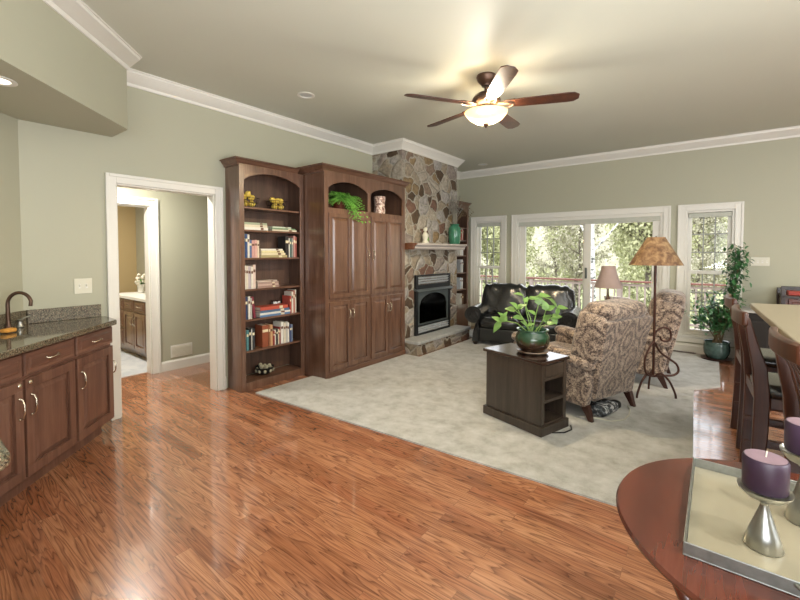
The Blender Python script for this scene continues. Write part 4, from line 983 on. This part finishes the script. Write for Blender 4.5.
for k in range(3):
    a = R(50+120*k)
    l = bpy.data.lights.new('fan_bulb', 'POINT'); l.energy = FAN_W/3; l.color = (1, .93, .82); l.shadow_soft_size = .03
    o = bpy.data.objects.new('fan_bulb', l); COL.objects.link(o); o.location = (FX+.06*math.cos(a), FY+.06*math.sin(a), 2.6+.085)
    # the same bulb shining down through the alabaster glass
    l = bpy.data.lights.new('fan_bulb_down', 'SPOT'); l.energy = FAN_DOWN/3; l.color = (1, .94, .85); l.shadow_soft_size = .03; l.spot_size = R(165); l.spot_blend = .3
    o = bpy.data.objects.new('fan_bulb_down', l); COL.objects.link(o); o.location = (FX+.06*math.cos(a), FY+.06*math.sin(a), 2.6+.075)

# ------------------------------------------------------------------ sofa
sf = thing('loveseat', 'black leather loveseat with rolled arms in front of the glass door', 'sofa', (-2.31, 5.83, .012), R(10.5)); sf.scale = (1, 1, .94)
def scroll_arm(sx):
    # profile in (x,z); x grows outward
    pts = [(-.02, .06), (-.02, .30), (-.015, .42)]+[(.065+.14*math.cos(R(a)), .50+.14*math.sin(R(a))) for a in range(165, -121, -15)]+[(.03, .36), (.07, .2), (.085, .06)]
    m = MB(); m.prism([(sx*(.625+p[0]), p[1]) for p in pts], 'y', -.0, .86); arm = m.build('arm', 'leather', sf, smooth=38, bevel=.02, segs=3)
    m = MB(); sp_ = []
    for i in range(40):
        a = R(200-i*17); r_ = .122*(1-i/52); sp_.append((sx*(.69+r_*math.cos(a)), -.006, .50+r_*math.sin(a)))
    sp_ = [(sx*.625, -.006, .1), (sx*.63, -.006, .3)]+sp_[1:]
    m.tube(sp_, .008, 6); m.build('piping', 'leather', arm, smooth=60)
    return arm
for sx in (-1, 1):
    scroll_arm(sx)
    for fy in (.06, .8):
        MB().lathe([(.028, 0), (.034, .01), (.046, .05), (.04, .062), (0, .062)], (sx*.67, fy, 0), 14).build('leg', 'darkwood', sf, smooth=40)
m_ = MB().cushion((0, .44, .18), (1.22, .84, .24), .03, 0, 8); m_.build('base', 'leather', sf, smooth=60)
for sx in (-1, 1): MB().cushion((sx*.307, .33, .37), (.61, .66, .19), .07, .10, 10).build('seat_cushion', 'leather', sf, smooth=80)
mt_ = Matrix.Translation((0, .70, .5)) @ Matrix.Rotation(R(-12), 4, 'X')
m_ = MB().cushion((0, .08, .02), (1.36, .16, .76), .05, 0, 8, mt_); m_.build('back_frame', 'leather', sf, smooth=60)
rnd = random.Random(2)
for sx in (-1, 1):
    m_ = MB().cushion((sx*.345, -.07, .16), (.70, .24, .57), .085, .12, 14, mt_)
    for v in m_.bm.verts:
        p = v.co
        k = math.sin(p.x*23+p.z*9)*math.sin(p.z*15+p.x*6)
        v.co.y += .014*k
        if p.z > .78: v.co.z += .016*math.sin(p.x*45)
    m_.build('back_cushion', 'leather', sf, smooth=80)

# ------------------------------------------------------------------ recliners
def recliner(label, loc, rz, seed):
    t = thing('recliner', label, 'armchair', loc, rz, 'damask recliners')
    # local: faces -y, rear on +y, width on x
    MB().cushion((0, -.02, .30), (.66, .72, .26), .04, .0, 8).build('base', 'damask', t, smooth=60)
    MB().cushion((0, -.10, .46), (.50, .62, .17), .06, .12, 10).build('seat_cushion', 'damask', t, smooth=80)
    MB().cushion((0, -.455, .30), (.52, .1, .30), .04, .05, 8).build('footrest', 'damask', t, smooth=80)
    for sx in (-1, 1):
        # arm: panel below, padded roll on top, sloping up to the front
        m = MB(); pr = [(-.44, .13), (.36, .13), (.40, .40), (.36, .52), (-.38, .64), (-.45, .6)]
        m.prism(pr, 'x', sx*.285, sx*.385); a_ = m.build('arm', 'damask', t, smooth=45, bevel=.03, segs=3)
        mm = Matrix.Translation((sx*.34, -.02, .60)) @ Matrix.Rotation(R(-9), 4, 'X')
        MB().cushion((0, 0, 0), (.15, .86, .11), .05, .05, 8, mm).build('arm_pad', 'damask', a_, smooth=80)
        for sy, dy in ((-.36, -.03), (.33, .06)):
            m = MB(); q = .024; x_ = sx*.33
            m.frustum([(x_-q*.7, sy+dy-q*.8, 0), (x_+q*.7, sy+dy-q*.8, 0), (x_+q*.7, sy+dy+q*.8, 0), (x_-q*.7, sy+dy+q*.8, 0)], [(x_-q*1.2, sy-q*1.5, .15), (x_+q*1.2, sy-q*1.5, .15), (x_+q*1.2, sy+q*1.5, .15), (x_-q*1.2, sy+q*1.5, .15)])
            m.build('leg', 'legwood', t, bevel=.004)
    lean = Matrix.Translation((0, .36, .18)) @ Matrix.Rotation(R(-11), 4, 'X')
    m = MB(); m.prism([(-.29, 0), (.29, 0), (.375, .76), (.36, .80), (-.36, .80), (-.375, .76)], 'y', -.03, .03); m.xform(lean); m.build('outside_back', 'damask', t, smooth=40, bevel=.018, segs=3)
    m = MB().cushion((0, -.16, .50), (.70, .26, .76), .11, .10, 14, lean)
    m.build('back_cushion', 'damask', t, smooth=80)
    MB().cushion((0, -.12, .85), (.62, .26, .17), .08, .08, 10, lean).build('headrest', 'damask', t, smooth=80)
    for sx in (-1, 1): MB().cushion((sx*.335, -.12, .60), (.10, .24, .46), .045, .05, 8, lean).build('wing', 'damask', t, smooth=80)
    t.scale = (1, 1, .9); return t
recliner('damask recliner nearest the camera beside the dark end table, seen from behind', (-1.07, 4.14, .012), R(250), 1)
recliner('farther damask recliner behind the iron floor lamp', (-.80, 5.42, .012), R(272), 2)

# ------------------------------------------------------------------ end table and its plant
et = thing('end_table', 'espresso end table with two open cubbies beside the near recliner', 'end table', (-1.285, 3.395, .012), R(-17))
m_ = MB(); L2, D2 = .285, .165
m_.box(-L2-.02, L2+.02, -D2-.02, D2+.02, 0, .075); m_.build('plinth', 'hazedwood', et, bevel=.006)
m_ = MB(); m_.box(-L2, L2, -D2, -D2+.018, .075, .56).box(-L2, L2, D2-.018, D2, .075, .56).box(-L2, -L2+.018, -D2+.018, D2-.018, .075, .56).box(-.02, .0, -D2+.018, D2-.018, .075, .56)
m_.box(.0, L2, -D2+.018, D2-.018, .075, .09).box(.0, L2-.004, -D2+.018, D2-.018, .255, .27).box(.0, L2, -D2+.018, D2-.018, .43, .445)
m_.box(L2-.012, L2+.004, -D2, -D2+.04, .075, .56).box(L2-.012, L2+.004, D2-.04, D2, .075, .56).box(L2-.012, L2+.004, -D2+.04, D2-.04, .425, .45).box(L2-.012, L2+.004, -D2+.04, D2-.04, .25, .275); m_.build('carcass', 'hazedwood', et, bevel=.002)
m_ = MB(); m_.box(0, .016, -D2+.045, D2-.045, .455, .55); o = m_.build('drawer', 'hazedwood', et, bevel=.003); o.location = (L2-.01, 0, 0)
MB().box(-L2-.022, L2+.022, -D2-.022, D2+.022, .5602, .588).build('top', 'polishedwood', et, bevel=.006)
pt = thing('potted_pothos', 'leafy houseplant in a green and brown glazed pot on the end table', 'plant', (-1.225, 3.41, .6005)); pt.scale = (1.1, 1.1, 1.06)
MB().lathe([(.085, 0), (.105, .004), (.12, .018), (.118, .024), (.1, .016), (0, .012)], (0, 0, 0), 32).build('saucer', 'saucer', pt, smooth=40)
MB().lathe([(.075, .0125), (.085, .015), (.118, .06), (.128, .1), (.122, .145), (.108, .165), (.107, .175), (.12, .185), (.118, .192), (.104, .19), (.098, .17), (.112, .11), (0, .1)], (0, 0, 0), 36).build('pot', 'greenpot', pt, smooth=50)
MB().lathe([(.103, .155), (0, .165)], (0, 0, 0), 24).build('soil', 'soil', pt)
Rr = Vector((.789, .614, 0)); Ff = Vector((-.614, .789, 0))     # picture-right and picture-depth directions for the shape of the plant
sm = MB(); lm = MB()
def sprig(pts, leaves, r_=.004):
    P3 = [Rr*a+Ff*b+Vector((0, 0, c)) for a, b, c in pts]; sm.tube(P3, r_, 6)
    for (idx, da, db, dc, L, wd) in leaves: lm.leaf(P3[idx], Rr*da+Ff*db+Vector((0, 0, dc)), L*.8, wd*.8, .25, (Ff*-.6+Vector((0, 0, 1)))[:], .1, True)
sprig([(-.02, 0, .16), (-.05, 0, .24), (-.10, 0, .31), (-.14, -.02, .34)], [(3, -.7, 0, .25, .10, .085), (3, .2, -.4, .5, .08, .06)])
sprig([(-.03, 0, .16), (-.12, 0, .235), (-.2, -.01, .255), (-.25, -.02, .25)], [(3, -.6, 0, -.7, .13, .07), (3, -.5, .1, .4, .10, .07), (3, .3, -.3, .9, .12, .06), (2, -.5, 0, .7, .12, .07)])
sprig([(0, 0, .16), (-.01, .02, .27), (-.06, .02, .4), (-.075, .01, .46)], [(3, -.8, 0, .3, .09, .05), (2, .3, 0, .6, .07, .05)])
sprig([(.0, .01, .16), (.03, .02, .3), (.05, .02, .38)], [(2, .1, 0, .9, .11, .08), (2, .8, 0, .2, .10, .07), (1, -.6, 0, .5, .09, .06)])
sprig([(.02, 0, .16), (.08, 0, .26), (.10, 0, .34)], [(2, .7, 0, .45, .11, .08), (2, -.1, 0, 1, .10, .08), (1, .6, -.3, -.1, .08, .06)])
sprig([(.0, .02, .16), (-.05, .02, .35), (-.03, .02, .43), (.05, .02, .455), (.13, .01, .43), (.19, 0, .36)], [(2, 1, 0, .15, .13, .06), (3, 1, 0, .1, .13, .075), (4, .8, 0, -.5, .12, .06), (5, .9, 0, .1, .11, .07), (5, .1, 0, -1, .09, .05)])
sprig([(.03, -.02, .16), (.05, -.05, .22), (.08, -.07, .24)], [(2, .7, -.3, .3, .09, .06), (2, -.3, -.4, .6, .08, .06)])
sprig([(-.03, -.02, .16), (-.06, -.05, .22)], [(1, -.5, -.3, .6, .09, .07), (1, .4, -.4, .4, .08, .06)])
sprig([(-.01, -.02, .16), (-.09, -.03, .28), (-.13, -.04, .36)], [(2, -.5, -.2, .6, .10, .08), (1, -.7, -.2, .2, .10, .08), (2, .5, -.2, .4, .09, .07)])
sprig([(.02, .02, .16), (.09, .02, .25), (.16, .02, .28)], [(2, .8, 0, .2, .10, .08), (1, .4, -.3, .6, .10, .08), (2, .2, -.4, -.4, .08, .07)])
sm.build('stem', 'stem', pt, smooth=60); lm.build('foliage', 'leaflight', pt, smooth=50)
# bundle and cords below the recliner
bd = thing('slipper', 'black and white striped bundle on the carpet under the near recliner', 'slipper', (-.80, 3.98, .0125), R(75))
MB().cushion((0, 0, .045), (.30, .2, .09), .04, .0, 8).build('body', 'stripes', bd, smooth=70)
o = MB().cushion((0, 0, .035), (.1, .09, .07), .03, 0, 6).build('slipper', 'black', smooth=70); o.location = (-.72, 4.16, .0125); o.rotation_euler = (0, 0, R(60)); tag(o, 'small black shoe tip on the carpet under the recliner beside the striped bundle', 'slipper')
o = MB().tube([(-.93, 3.5, .018), (-.9, 3.42, .018), (-.93, 3.33, .018), (-1.0, 3.27, .018), (-1.08, 3.22, .018), (-1.09, 3.17, .018)], .005, 6).build('power_cord', 'black', smooth=60); tag(o, 'black power cord on the carpet beside the end table', 'cord')
o = MB().tube([(-.92, 3.74, .018), (-.8, 3.79, .018), (-.68, 3.8, .018), (-.60, 3.9, .018), (-.585, 4.05, .018), (-.60, 4.2, .018), (-.63, 4.28, .018)], .005, 6).build('power_cord', 'plastic', smooth=60); tag(o, 'pale power cord trailing on the carpet below the near recliner', 'cord')

# ------------------------------------------------------------------ floor lamp
lf = thing('floor_lamp', 'wrought iron floor lamp with a mottled tan shade behind the near recliner', 'lamp', (-.48, 4.75, .012))
MB().tube([(0, 0, .22), (0, 0, 1.36)], .012, 12).build('pole', 'iron', lf, smooth=60)
for k, (ax, ay) in enumerate(((-.115, -.19), (.19, .03), (-.06, .2))):
    d = Vector((ax, ay, 0)); L = d.length; d.normalize(); z_ = Vector((0, 0, 1))
    pts = [d*.012+z_*.2, d*L*.35+z_*.235, d*L*.7+z_*.17, d*L*.95+z_*.06, d*L+z_*.008]
    MB().tube(smooth(pts), .0105, 8).build('leg', 'iron', lf, smooth=60)
for k in range(1):
    pts = [Rr*0+Vector((0, 0, .62)), Rr*.03+Vector((0, 0, .66)), Rr*.09+Vector((0, 0, .69)), Rr*.15+Vector((0, 0, .67)), Rr*.17+Vector((0, 0, .61)), Rr*.14+Vector((0, 0, .555)), Rr*.08+Vector((0, 0, .56)), Rr*.06+Vector((0, 0, .60))]
    MB().tube(smooth(pts), .010, 8).build('scroll', 'iron', lf, smooth=60)
pts = [Rr*.01+Vector((0, 0, .54)), Rr*.06+Vector((0, 0, .45)), Rr*.15+Vector((0, 0, .38)), Rr*.23+Vector((0, 0, .32)), Rr*.25+Vector((0, 0, .25)), Rr*.2+Vector((0, 0, .21)), Rr*.1+Vector((0, 0, .205)), Rr*.0+Vector((0, 0, .2))]
MB().tube(smooth(pts), .011, 8).build('scroll', 'iron', lf, smooth=60)
pts = [Rr*-.0+Vector((0, 0, .56)), Rr*-.07+Ff*-.03+Vector((0, 0, .48)), Rr*-.12+Ff*-.05+Vector((0, 0, .36)), Rr*-.1+Ff*-.05+Vector((0, 0, .24)), Rr*-.0+Vector((0, 0, .2))]
MB().tube(smooth(pts), .010, 8).build('scroll', 'iron', lf, smooth=60)
MB().lathe([(.23, 1.315), (.235, 1.315), (.078, 1.59), (.072, 1.59), (.23, 1.317)], (0, 0, 0), 40).build('shade', 'lampmica', lf, smooth=50)
MB().tube([(-.075, 0, 1.58), (0, 0, 1.57), (.075, 0, 1.58)], .003, 6).build('shade_ring', 'iron', lf)
MB().tube([(0, 0, 1.36), (0, 0, 1.6)], .007, 8).build('harp', 'iron', lf, smooth=60)
# corner table and table lamp
ct = thing('lamp_table', 'dark round lamp table between the loveseat and the farther recliner', 'table', (-1.22, 6.42, .012))
MB().lathe([(0, .56), (.22, .56), (.23, .57), (.23, .585), (0, .59)], (0, 0, 0), 32).build('top', 'darkwood', ct, smooth=40)
MB().lathe([(.16, 0), (.16, .02), (.04, .05), (.03, .3), (.045, .5), (.06, .56), (0, .56)], (0, 0, 0), 20).build('pedestal', 'darkwood', ct, smooth=40)
tl = thing('table_lamp', 'small table lamp with a lilac bell shade behind the near recliner', 'lamp', (-1.22, 6.42, .6035))
MB().lathe([(.07, 0), (.075, .01), (.03, .03), (.018, .06), (.035, .12), (.04, .16), (.02, .22), (.012, .26), (.01, .36), (0, .36)], (0, 0, 0), 20).build('base', 'bronze', tl, smooth=50)
MB().lathe([(.19, .345), (.178, .37), (.145, .45), (.115, .54), (.095, .62), (.09, .655), (.085, .655), (.11, .54), (.14, .45), (.173, .37), (.185, .345)], (0, 0, 0), 32).build('shade', 'pinkshade', tl, smooth=50)

# ------------------------------------------------------------------ plant by the right window
fp = thing('potted_ficus', 'tall leafy plant in a teal ribbed pot beside the right window', 'plant', (.02, 6.93, .0125))
MB().lathe([(.15, 0), (.17, .006), (.175, .02), (.15, .018), (0, .015)], (0, 0, 0), 32).build('saucer', 'legwood', fp, smooth=40)
prof = [(.12, .0185), (.13, .022), (.165, .08), (.175, .14), (.168, .2), (.16, .225), (.172, .235), (.17, .245), (.155, .24), (.15, .2), (0, .19)]
m_ = MB().lathe(prof, (0, 0, 0), 40)
for v in m_.bm.verts:
    a = math.atan2(v.co.y, v.co.x); k = 1+.02*math.cos(a*20); v.co.x *= k; v.co.y *= k
fpp = m_.build('pot', 'teal', fp, smooth=60); fpp.scale = (.82, .82, 1); MB().lathe([(.125, .205), (0, .215)], (0, 0, 0), 24).build('soil', 'soil', fp)
sm = MB(); lm = MB(); rnd = random.Random(11)
stems = []
for k in range(18):
    a = rnd.uniform(0, 2*PI); tx = rnd.uniform(-.26, .2); ty = rnd.uniform(-.18, .12); h = rnd.uniform(.35, .8)
    stems.append(([(.05*math.cos(a), .05*math.sin(a), .2), (tx*.35+.02, ty*.4, .2+h*.45), (tx*.8, ty*.8, .2+h*.85), (tx*1.15, ty, .2+h)], 44))
for k in range(4):
    dx = rnd.uniform(-.02, .05); stems.append(([(.03*k-.04, .02, .2), (.06+dx, 0, .6), (.14+dx, -.03, .95), (.17+dx, -.05, 1.25), (.2+dx+rnd.uniform(-.05, .06), -.06, 1.46+rnd.uniform(-.1, .08))], 130))
for path, nl in stems:
    sm.tube(path, [.006]*(len(path)-1)+[.003], 6)
    for j in range(nl):
        u = rnd.uniform(.35 if len(path) == 4 else .4, 1)*(len(path)-1); i = min(len(path)-2, int(u)); p = Vector(path[i]).lerp(Vector(path[i+1]), u-i)+Vector((rnd.gauss(0, .045), rnd.gauss(0, .045), rnd.gauss(0, .03)))
        lm.leaf(p, (rnd.uniform(-1, 1), rnd.uniform(-1, .6), rnd.uniform(-.5, .5)), rnd.uniform(.05, .085), rnd.uniform(.028, .042), .3)
sm.build('stem', 'woodstem', fp, smooth=60); lm.build('foliage', 'leafdark', fp)

# ------------------------------------------------------------------ low cabinet and sideboard on the far wall
lc = thing('low_cabinet', 'low dark panelled cabinet against the far wall right of the plant', 'cabinet', (.24, 6.66, 0))
MB().box(0, .36, .02, .5, .04, .70).box(.02, .34, .05, .48, 0, .04).build('carcass', 'dulldark', lc)
m_ = MB(); panel_door(m_, .01, .35, .06, .68, 1, .06, .02); d_ = m_.build('door', 'dulldark', lc, bevel=.002); pull(d_, .31, .5, True, .1, 0)
MB().box(-.015, .375, -.01, .51, .70, .73).build('top', 'slate', lc, bevel=.004)
sb = thing('sideboard', 'reddish wood sideboard with a dark top against the far wall', 'sideboard', (.64, 6.72, 0))
m_ = MB(); m_.box(0, 1.3, .02, .44, .2, .90); m_.build('carcass', 'cherry', sb)
for i in range(3): m_ = MB(); drawer_front(m_, .05+i*.41, .44+i*.41, .74, .89, .02); d_ = m_.build('drawer', 'cherry', sb); pull(d_, .245+i*.41, .81, False, .1, 0)
for i in range(3): m_ = MB(); panel_door(m_, .05+i*.41, .44+i*.41, .22, .72, 1, .05, .02); m_.build('door', 'cherry', sb, bevel=.002)
for x in (-.02, 1.28):
    for y in (.0, .41): MB().box(x, x+.045, y, y+.045, 0, 1.0).build('leg', 'darkwood', sb, bevel=.005)
MB().box(-.0, 1.3, -.01, .45, .9005, .93).build('top', 'darkwood', sb, bevel=.006)
MB().box(.02, 1.28, .42, .445, .9305, 1.02).build('back_rail', 'darkwood', sb, bevel=.004)
rb = MB(); rb.box(0, .26, 0, .18, 0, .045); o = rb.build('book', cover('#a03428'), bevel=.004); o.location = (.70, 6.84, .931); tag(o, 'thick red book lying on the far sideboard', 'book')
MB().box(.004, .262, .004, .182, .006, .039).build('pages', 'pages', o)

# ------------------------------------------------------------------ breakfast counter and stools
bc = thing('breakfast_counter', 'raised beige breakfast counter on a dark panelled base', 'counter', (0, 0, 0))
m_ = MB(); m_.prism([(.204, 4.038), (.29, 2.05), (1.0, 2.05), (.90, 4.23)], 'z', 1.03, 1.07); m_.build('countertop', 'counterbeige', bc, bevel=.008, segs=3)
m_ = MB(); m_.prism([(.207, 4.034), (.205, 4.034), (.287, 2.06), (.2885, 2.06)], 'z', 1.036, 1.064)
m_.bm.free()
MB().prism([(.56, 3.98), (.63, 2.12), (.95, 2.12), (.86, 4.15)], 'z', 0, 1.03).build('base', 'darkwood', bc, bevel=.004)
for k in range(3):
    a = Vector((.56, 3.98)).lerp(Vector((.63, 2.12)), (k+.1)/3); b_ = Vector((.56, 3.98)).lerp(Vector((.63, 2.12)), (k+.9)/3)
    MB().prism([(a.x-.012, a.y), (a.x, a.y), (b_.x, b_.y), (b_.x-.012, b_.y)], 'z', .15, .95).build('panel', 'darkwood', bc, bevel=.004)
def stool(label, loc, rz):
    t = thing('bar_stool', label, 'bar stool', loc, rz, 'bar stools at the breakfast counter')
    # local: faces -y (rotated towards the counter), back on +y
    MB().cushion((0, 0, .66), (.42, .42, .07), .03, .1, 10).build('seat', 'leather', t, smooth=80)
    m = MB(); m.box(-.19, .19, -.19, -.165, .565, .625).box(-.19, .19, .165, .19, .565, .625).box(-.19, -.165, -.165, .165, .565, .625).box(.165, .19, -.165, .165, .565, .625); m.build('seat_frame', 'stoolwood', t, bevel=.004)
    for sx in (-1, 1):
        MB().tube([(sx*.185, -.18, .63), (sx*.19, -.19, .3), (sx*.2, -.21, 0)], [.022, .02, .017], 8).build('leg', 'stoolwood', t, smooth=50)
        # sabre-shaped rear leg running up into the back post
        pts = [(.205, 0), (.19, .2), (.175, .42), (.17, .62), (.185, .8), (.232, .95), (.268, 1.08), (.292, 1.08), (.277, .95), (.252, .8), (.24, .62), (.243, .42), (.25, .2), (.26, 0)]
        m = MB(); m.prism(pts, 'x', sx*.215-.016, sx*.215+.016); m.build('leg', 'stoolwood', t, bevel=.006)
    n = 10; pr = []
    for i in range(n+1): u = -1+2*i/n; pr.append((u*.235, .27+.03*(1-u*u)))
    m = MB(); poly = pr+[(x, y+.03) for x, y in pr[::-1]]
    m.prism(poly, 'z', 1.03, 1.11); m.build('top_rail', 'stoolwood', t, bevel=.01, smooth=40, segs=3)
    for i in range(4):
        x = -.12+i*.08; m = MB(); m.prism([(.19, .64), (.2, .8), (.235, .95), (.285, 1.05), (.3, 1.05), (.25, .95), (.215, .8), (.205, .64)], 'x', x-.018, x+.018); m.build('slat', 'stoolwood', t, bevel=.003)
    m = MB(); m.box(-.2, .2, .2, .235, .60, .66); m.build('lower_rail', 'stoolwood', t, bevel=.004)
    for z in (.2, .36):
        for sx in (-1, 1): MB().box(sx*.2-.012, sx*.2+.012, -.19, .24, z, z+.03).build('stretcher', 'stoolwood', t, bevel=.003)
    MB().box(-.19, .19, -.21, -.185, .22, .25).build('footrest', 'stoolwood', t, bevel=.003)
    return t
stool('dark bar stool farthest along the breakfast counter', (.385, 4.12, 0), R(93))
stool('dark bar stool in the middle of the breakfast counter row', (.41, 3.28, 0), R(93))
stool('dark bar stool nearest the dining table with its curved back toward the camera', (.52, 2.34, 0), R(95))

# ------------------------------------------------------------------ dining table, tray, candles
dt = thing('round_table', 'round cherry wood table holding the mirrored tray', 'table', (.191, 1.342, 0))
MB().lathe([(0, .728), (.37, .728), (.396, .735), (.408, .745), (.41, .752), (.405, .76), (0, .76)], (0, 0, 0), 96).build('top', 'cherry', dt, smooth=30)
MB().lathe([(.30, .68), (.315, .68), (.315, .728), (.30, .728)], (0, 0, 0), 64).build('apron', 'cherry', dt, smooth=30)
for k in range(4):
    a = R(236+90*k); d = Vector((math.cos(a), math.sin(a), 0)); z_ = Vector((0, 0, 1))
    MB().tube(smooth([d*.345+z_*.725, d*.375+z_*.62, d*.33+z_*.45, d*.25+z_*.3, d*.27+z_*.12, d*.34+z_*.012], 5), [.026]*26, 12).build('leg', 'cherry', dt, smooth=60)
MB().lathe([(0, .28), (.2, .28), (.225, .29), (.225, .305), (0, .31)], (0, 0, 0), 40).build('lower_shelf', 'cherry', dt, smooth=40)
ty = thing('serving_tray', 'silver rectangular tray with a mirrored bottom on the round table', 'tray', (.188, 1.355, .7605))
tw, td = .236, .242
m_ = MB(); m_.box(-tw, tw, -td, td, 0, .004)
for (a, b_, c, d) in ((-tw, tw, -td, -td+.004), (-tw, tw, td-.004, td), (-tw, -tw+.004, -td+.004, td-.004), (tw-.004, tw, -td+.004, td-.004)):
    m_.box(a, b_, c, d, .004, .032)
m_.build('rim', 'silver', ty, bevel=.0012)
MB().box(-tw+.006, tw-.006, -td+.006, td-.006, .0041, .006).build('mirror', 'mirror', ty)
for s_ in (-1, 1):
    MB().tube([(-.05, s_*td, .024), (-.045, s_*(td+.012), .026), (0, s_*(td+.018), .027), (.045, s_*(td+.012), .026), (.05, s_*td, .024)], .004, 8).build('handle', 'silver', ty, smooth=60)
def candle(x, y, z, hs, label, cl):
    t = thing('candle_holder', label, 'candle holder', (x, y, z), 0, 'silver candle holders')
    MB().lathe([(0, 0), (.035, 0), (.037, .003), (.027, .036*hs), (.015, .072*hs), (.008, .096*hs), (.008, .102*hs), (.017, .11*hs), (.036, .117*hs), (.049, .13*hs), (.0505, .135*hs), (.046, .133*hs), (.016, .122*hs), (0, .12*hs)], (0, 0, 0), 40).build('stand', 'nickel', t, smooth=60)
    c = thing('candle', cl, 'candle', (x, y, z+.1345*hs), 0, 'purple pillar candles')
    MB().lathe([(0, 0), (.039, 0), (.0415, .004), (.042, .069), (.0395, .074), (.036, .074), (.0, .069)], (0, 0, 0), 48).build('wax', 'wax', c, smooth=40)
    MB().lathe([(.038, .0745), (.024, .0725), (0, .0705)], (0, 0, 0), 40).build('top', 'waxtop', c, smooth=60)
    MB().tube([(0, 0, .07), (.001, 0, .08), (.002, .001, .088)], .0014, 6).build('wick', 'wick', c)
candle(.098, 1.25, .7668, 1.02, 'hourglass silver candle holder at the front left of the tray', 'purple pillar candle on the front candle holder')
candle(.188, 1.43, .7668, 1.33, 'taller silver candle holder behind at the right edge', 'purple pillar candle cut off by the right edge')
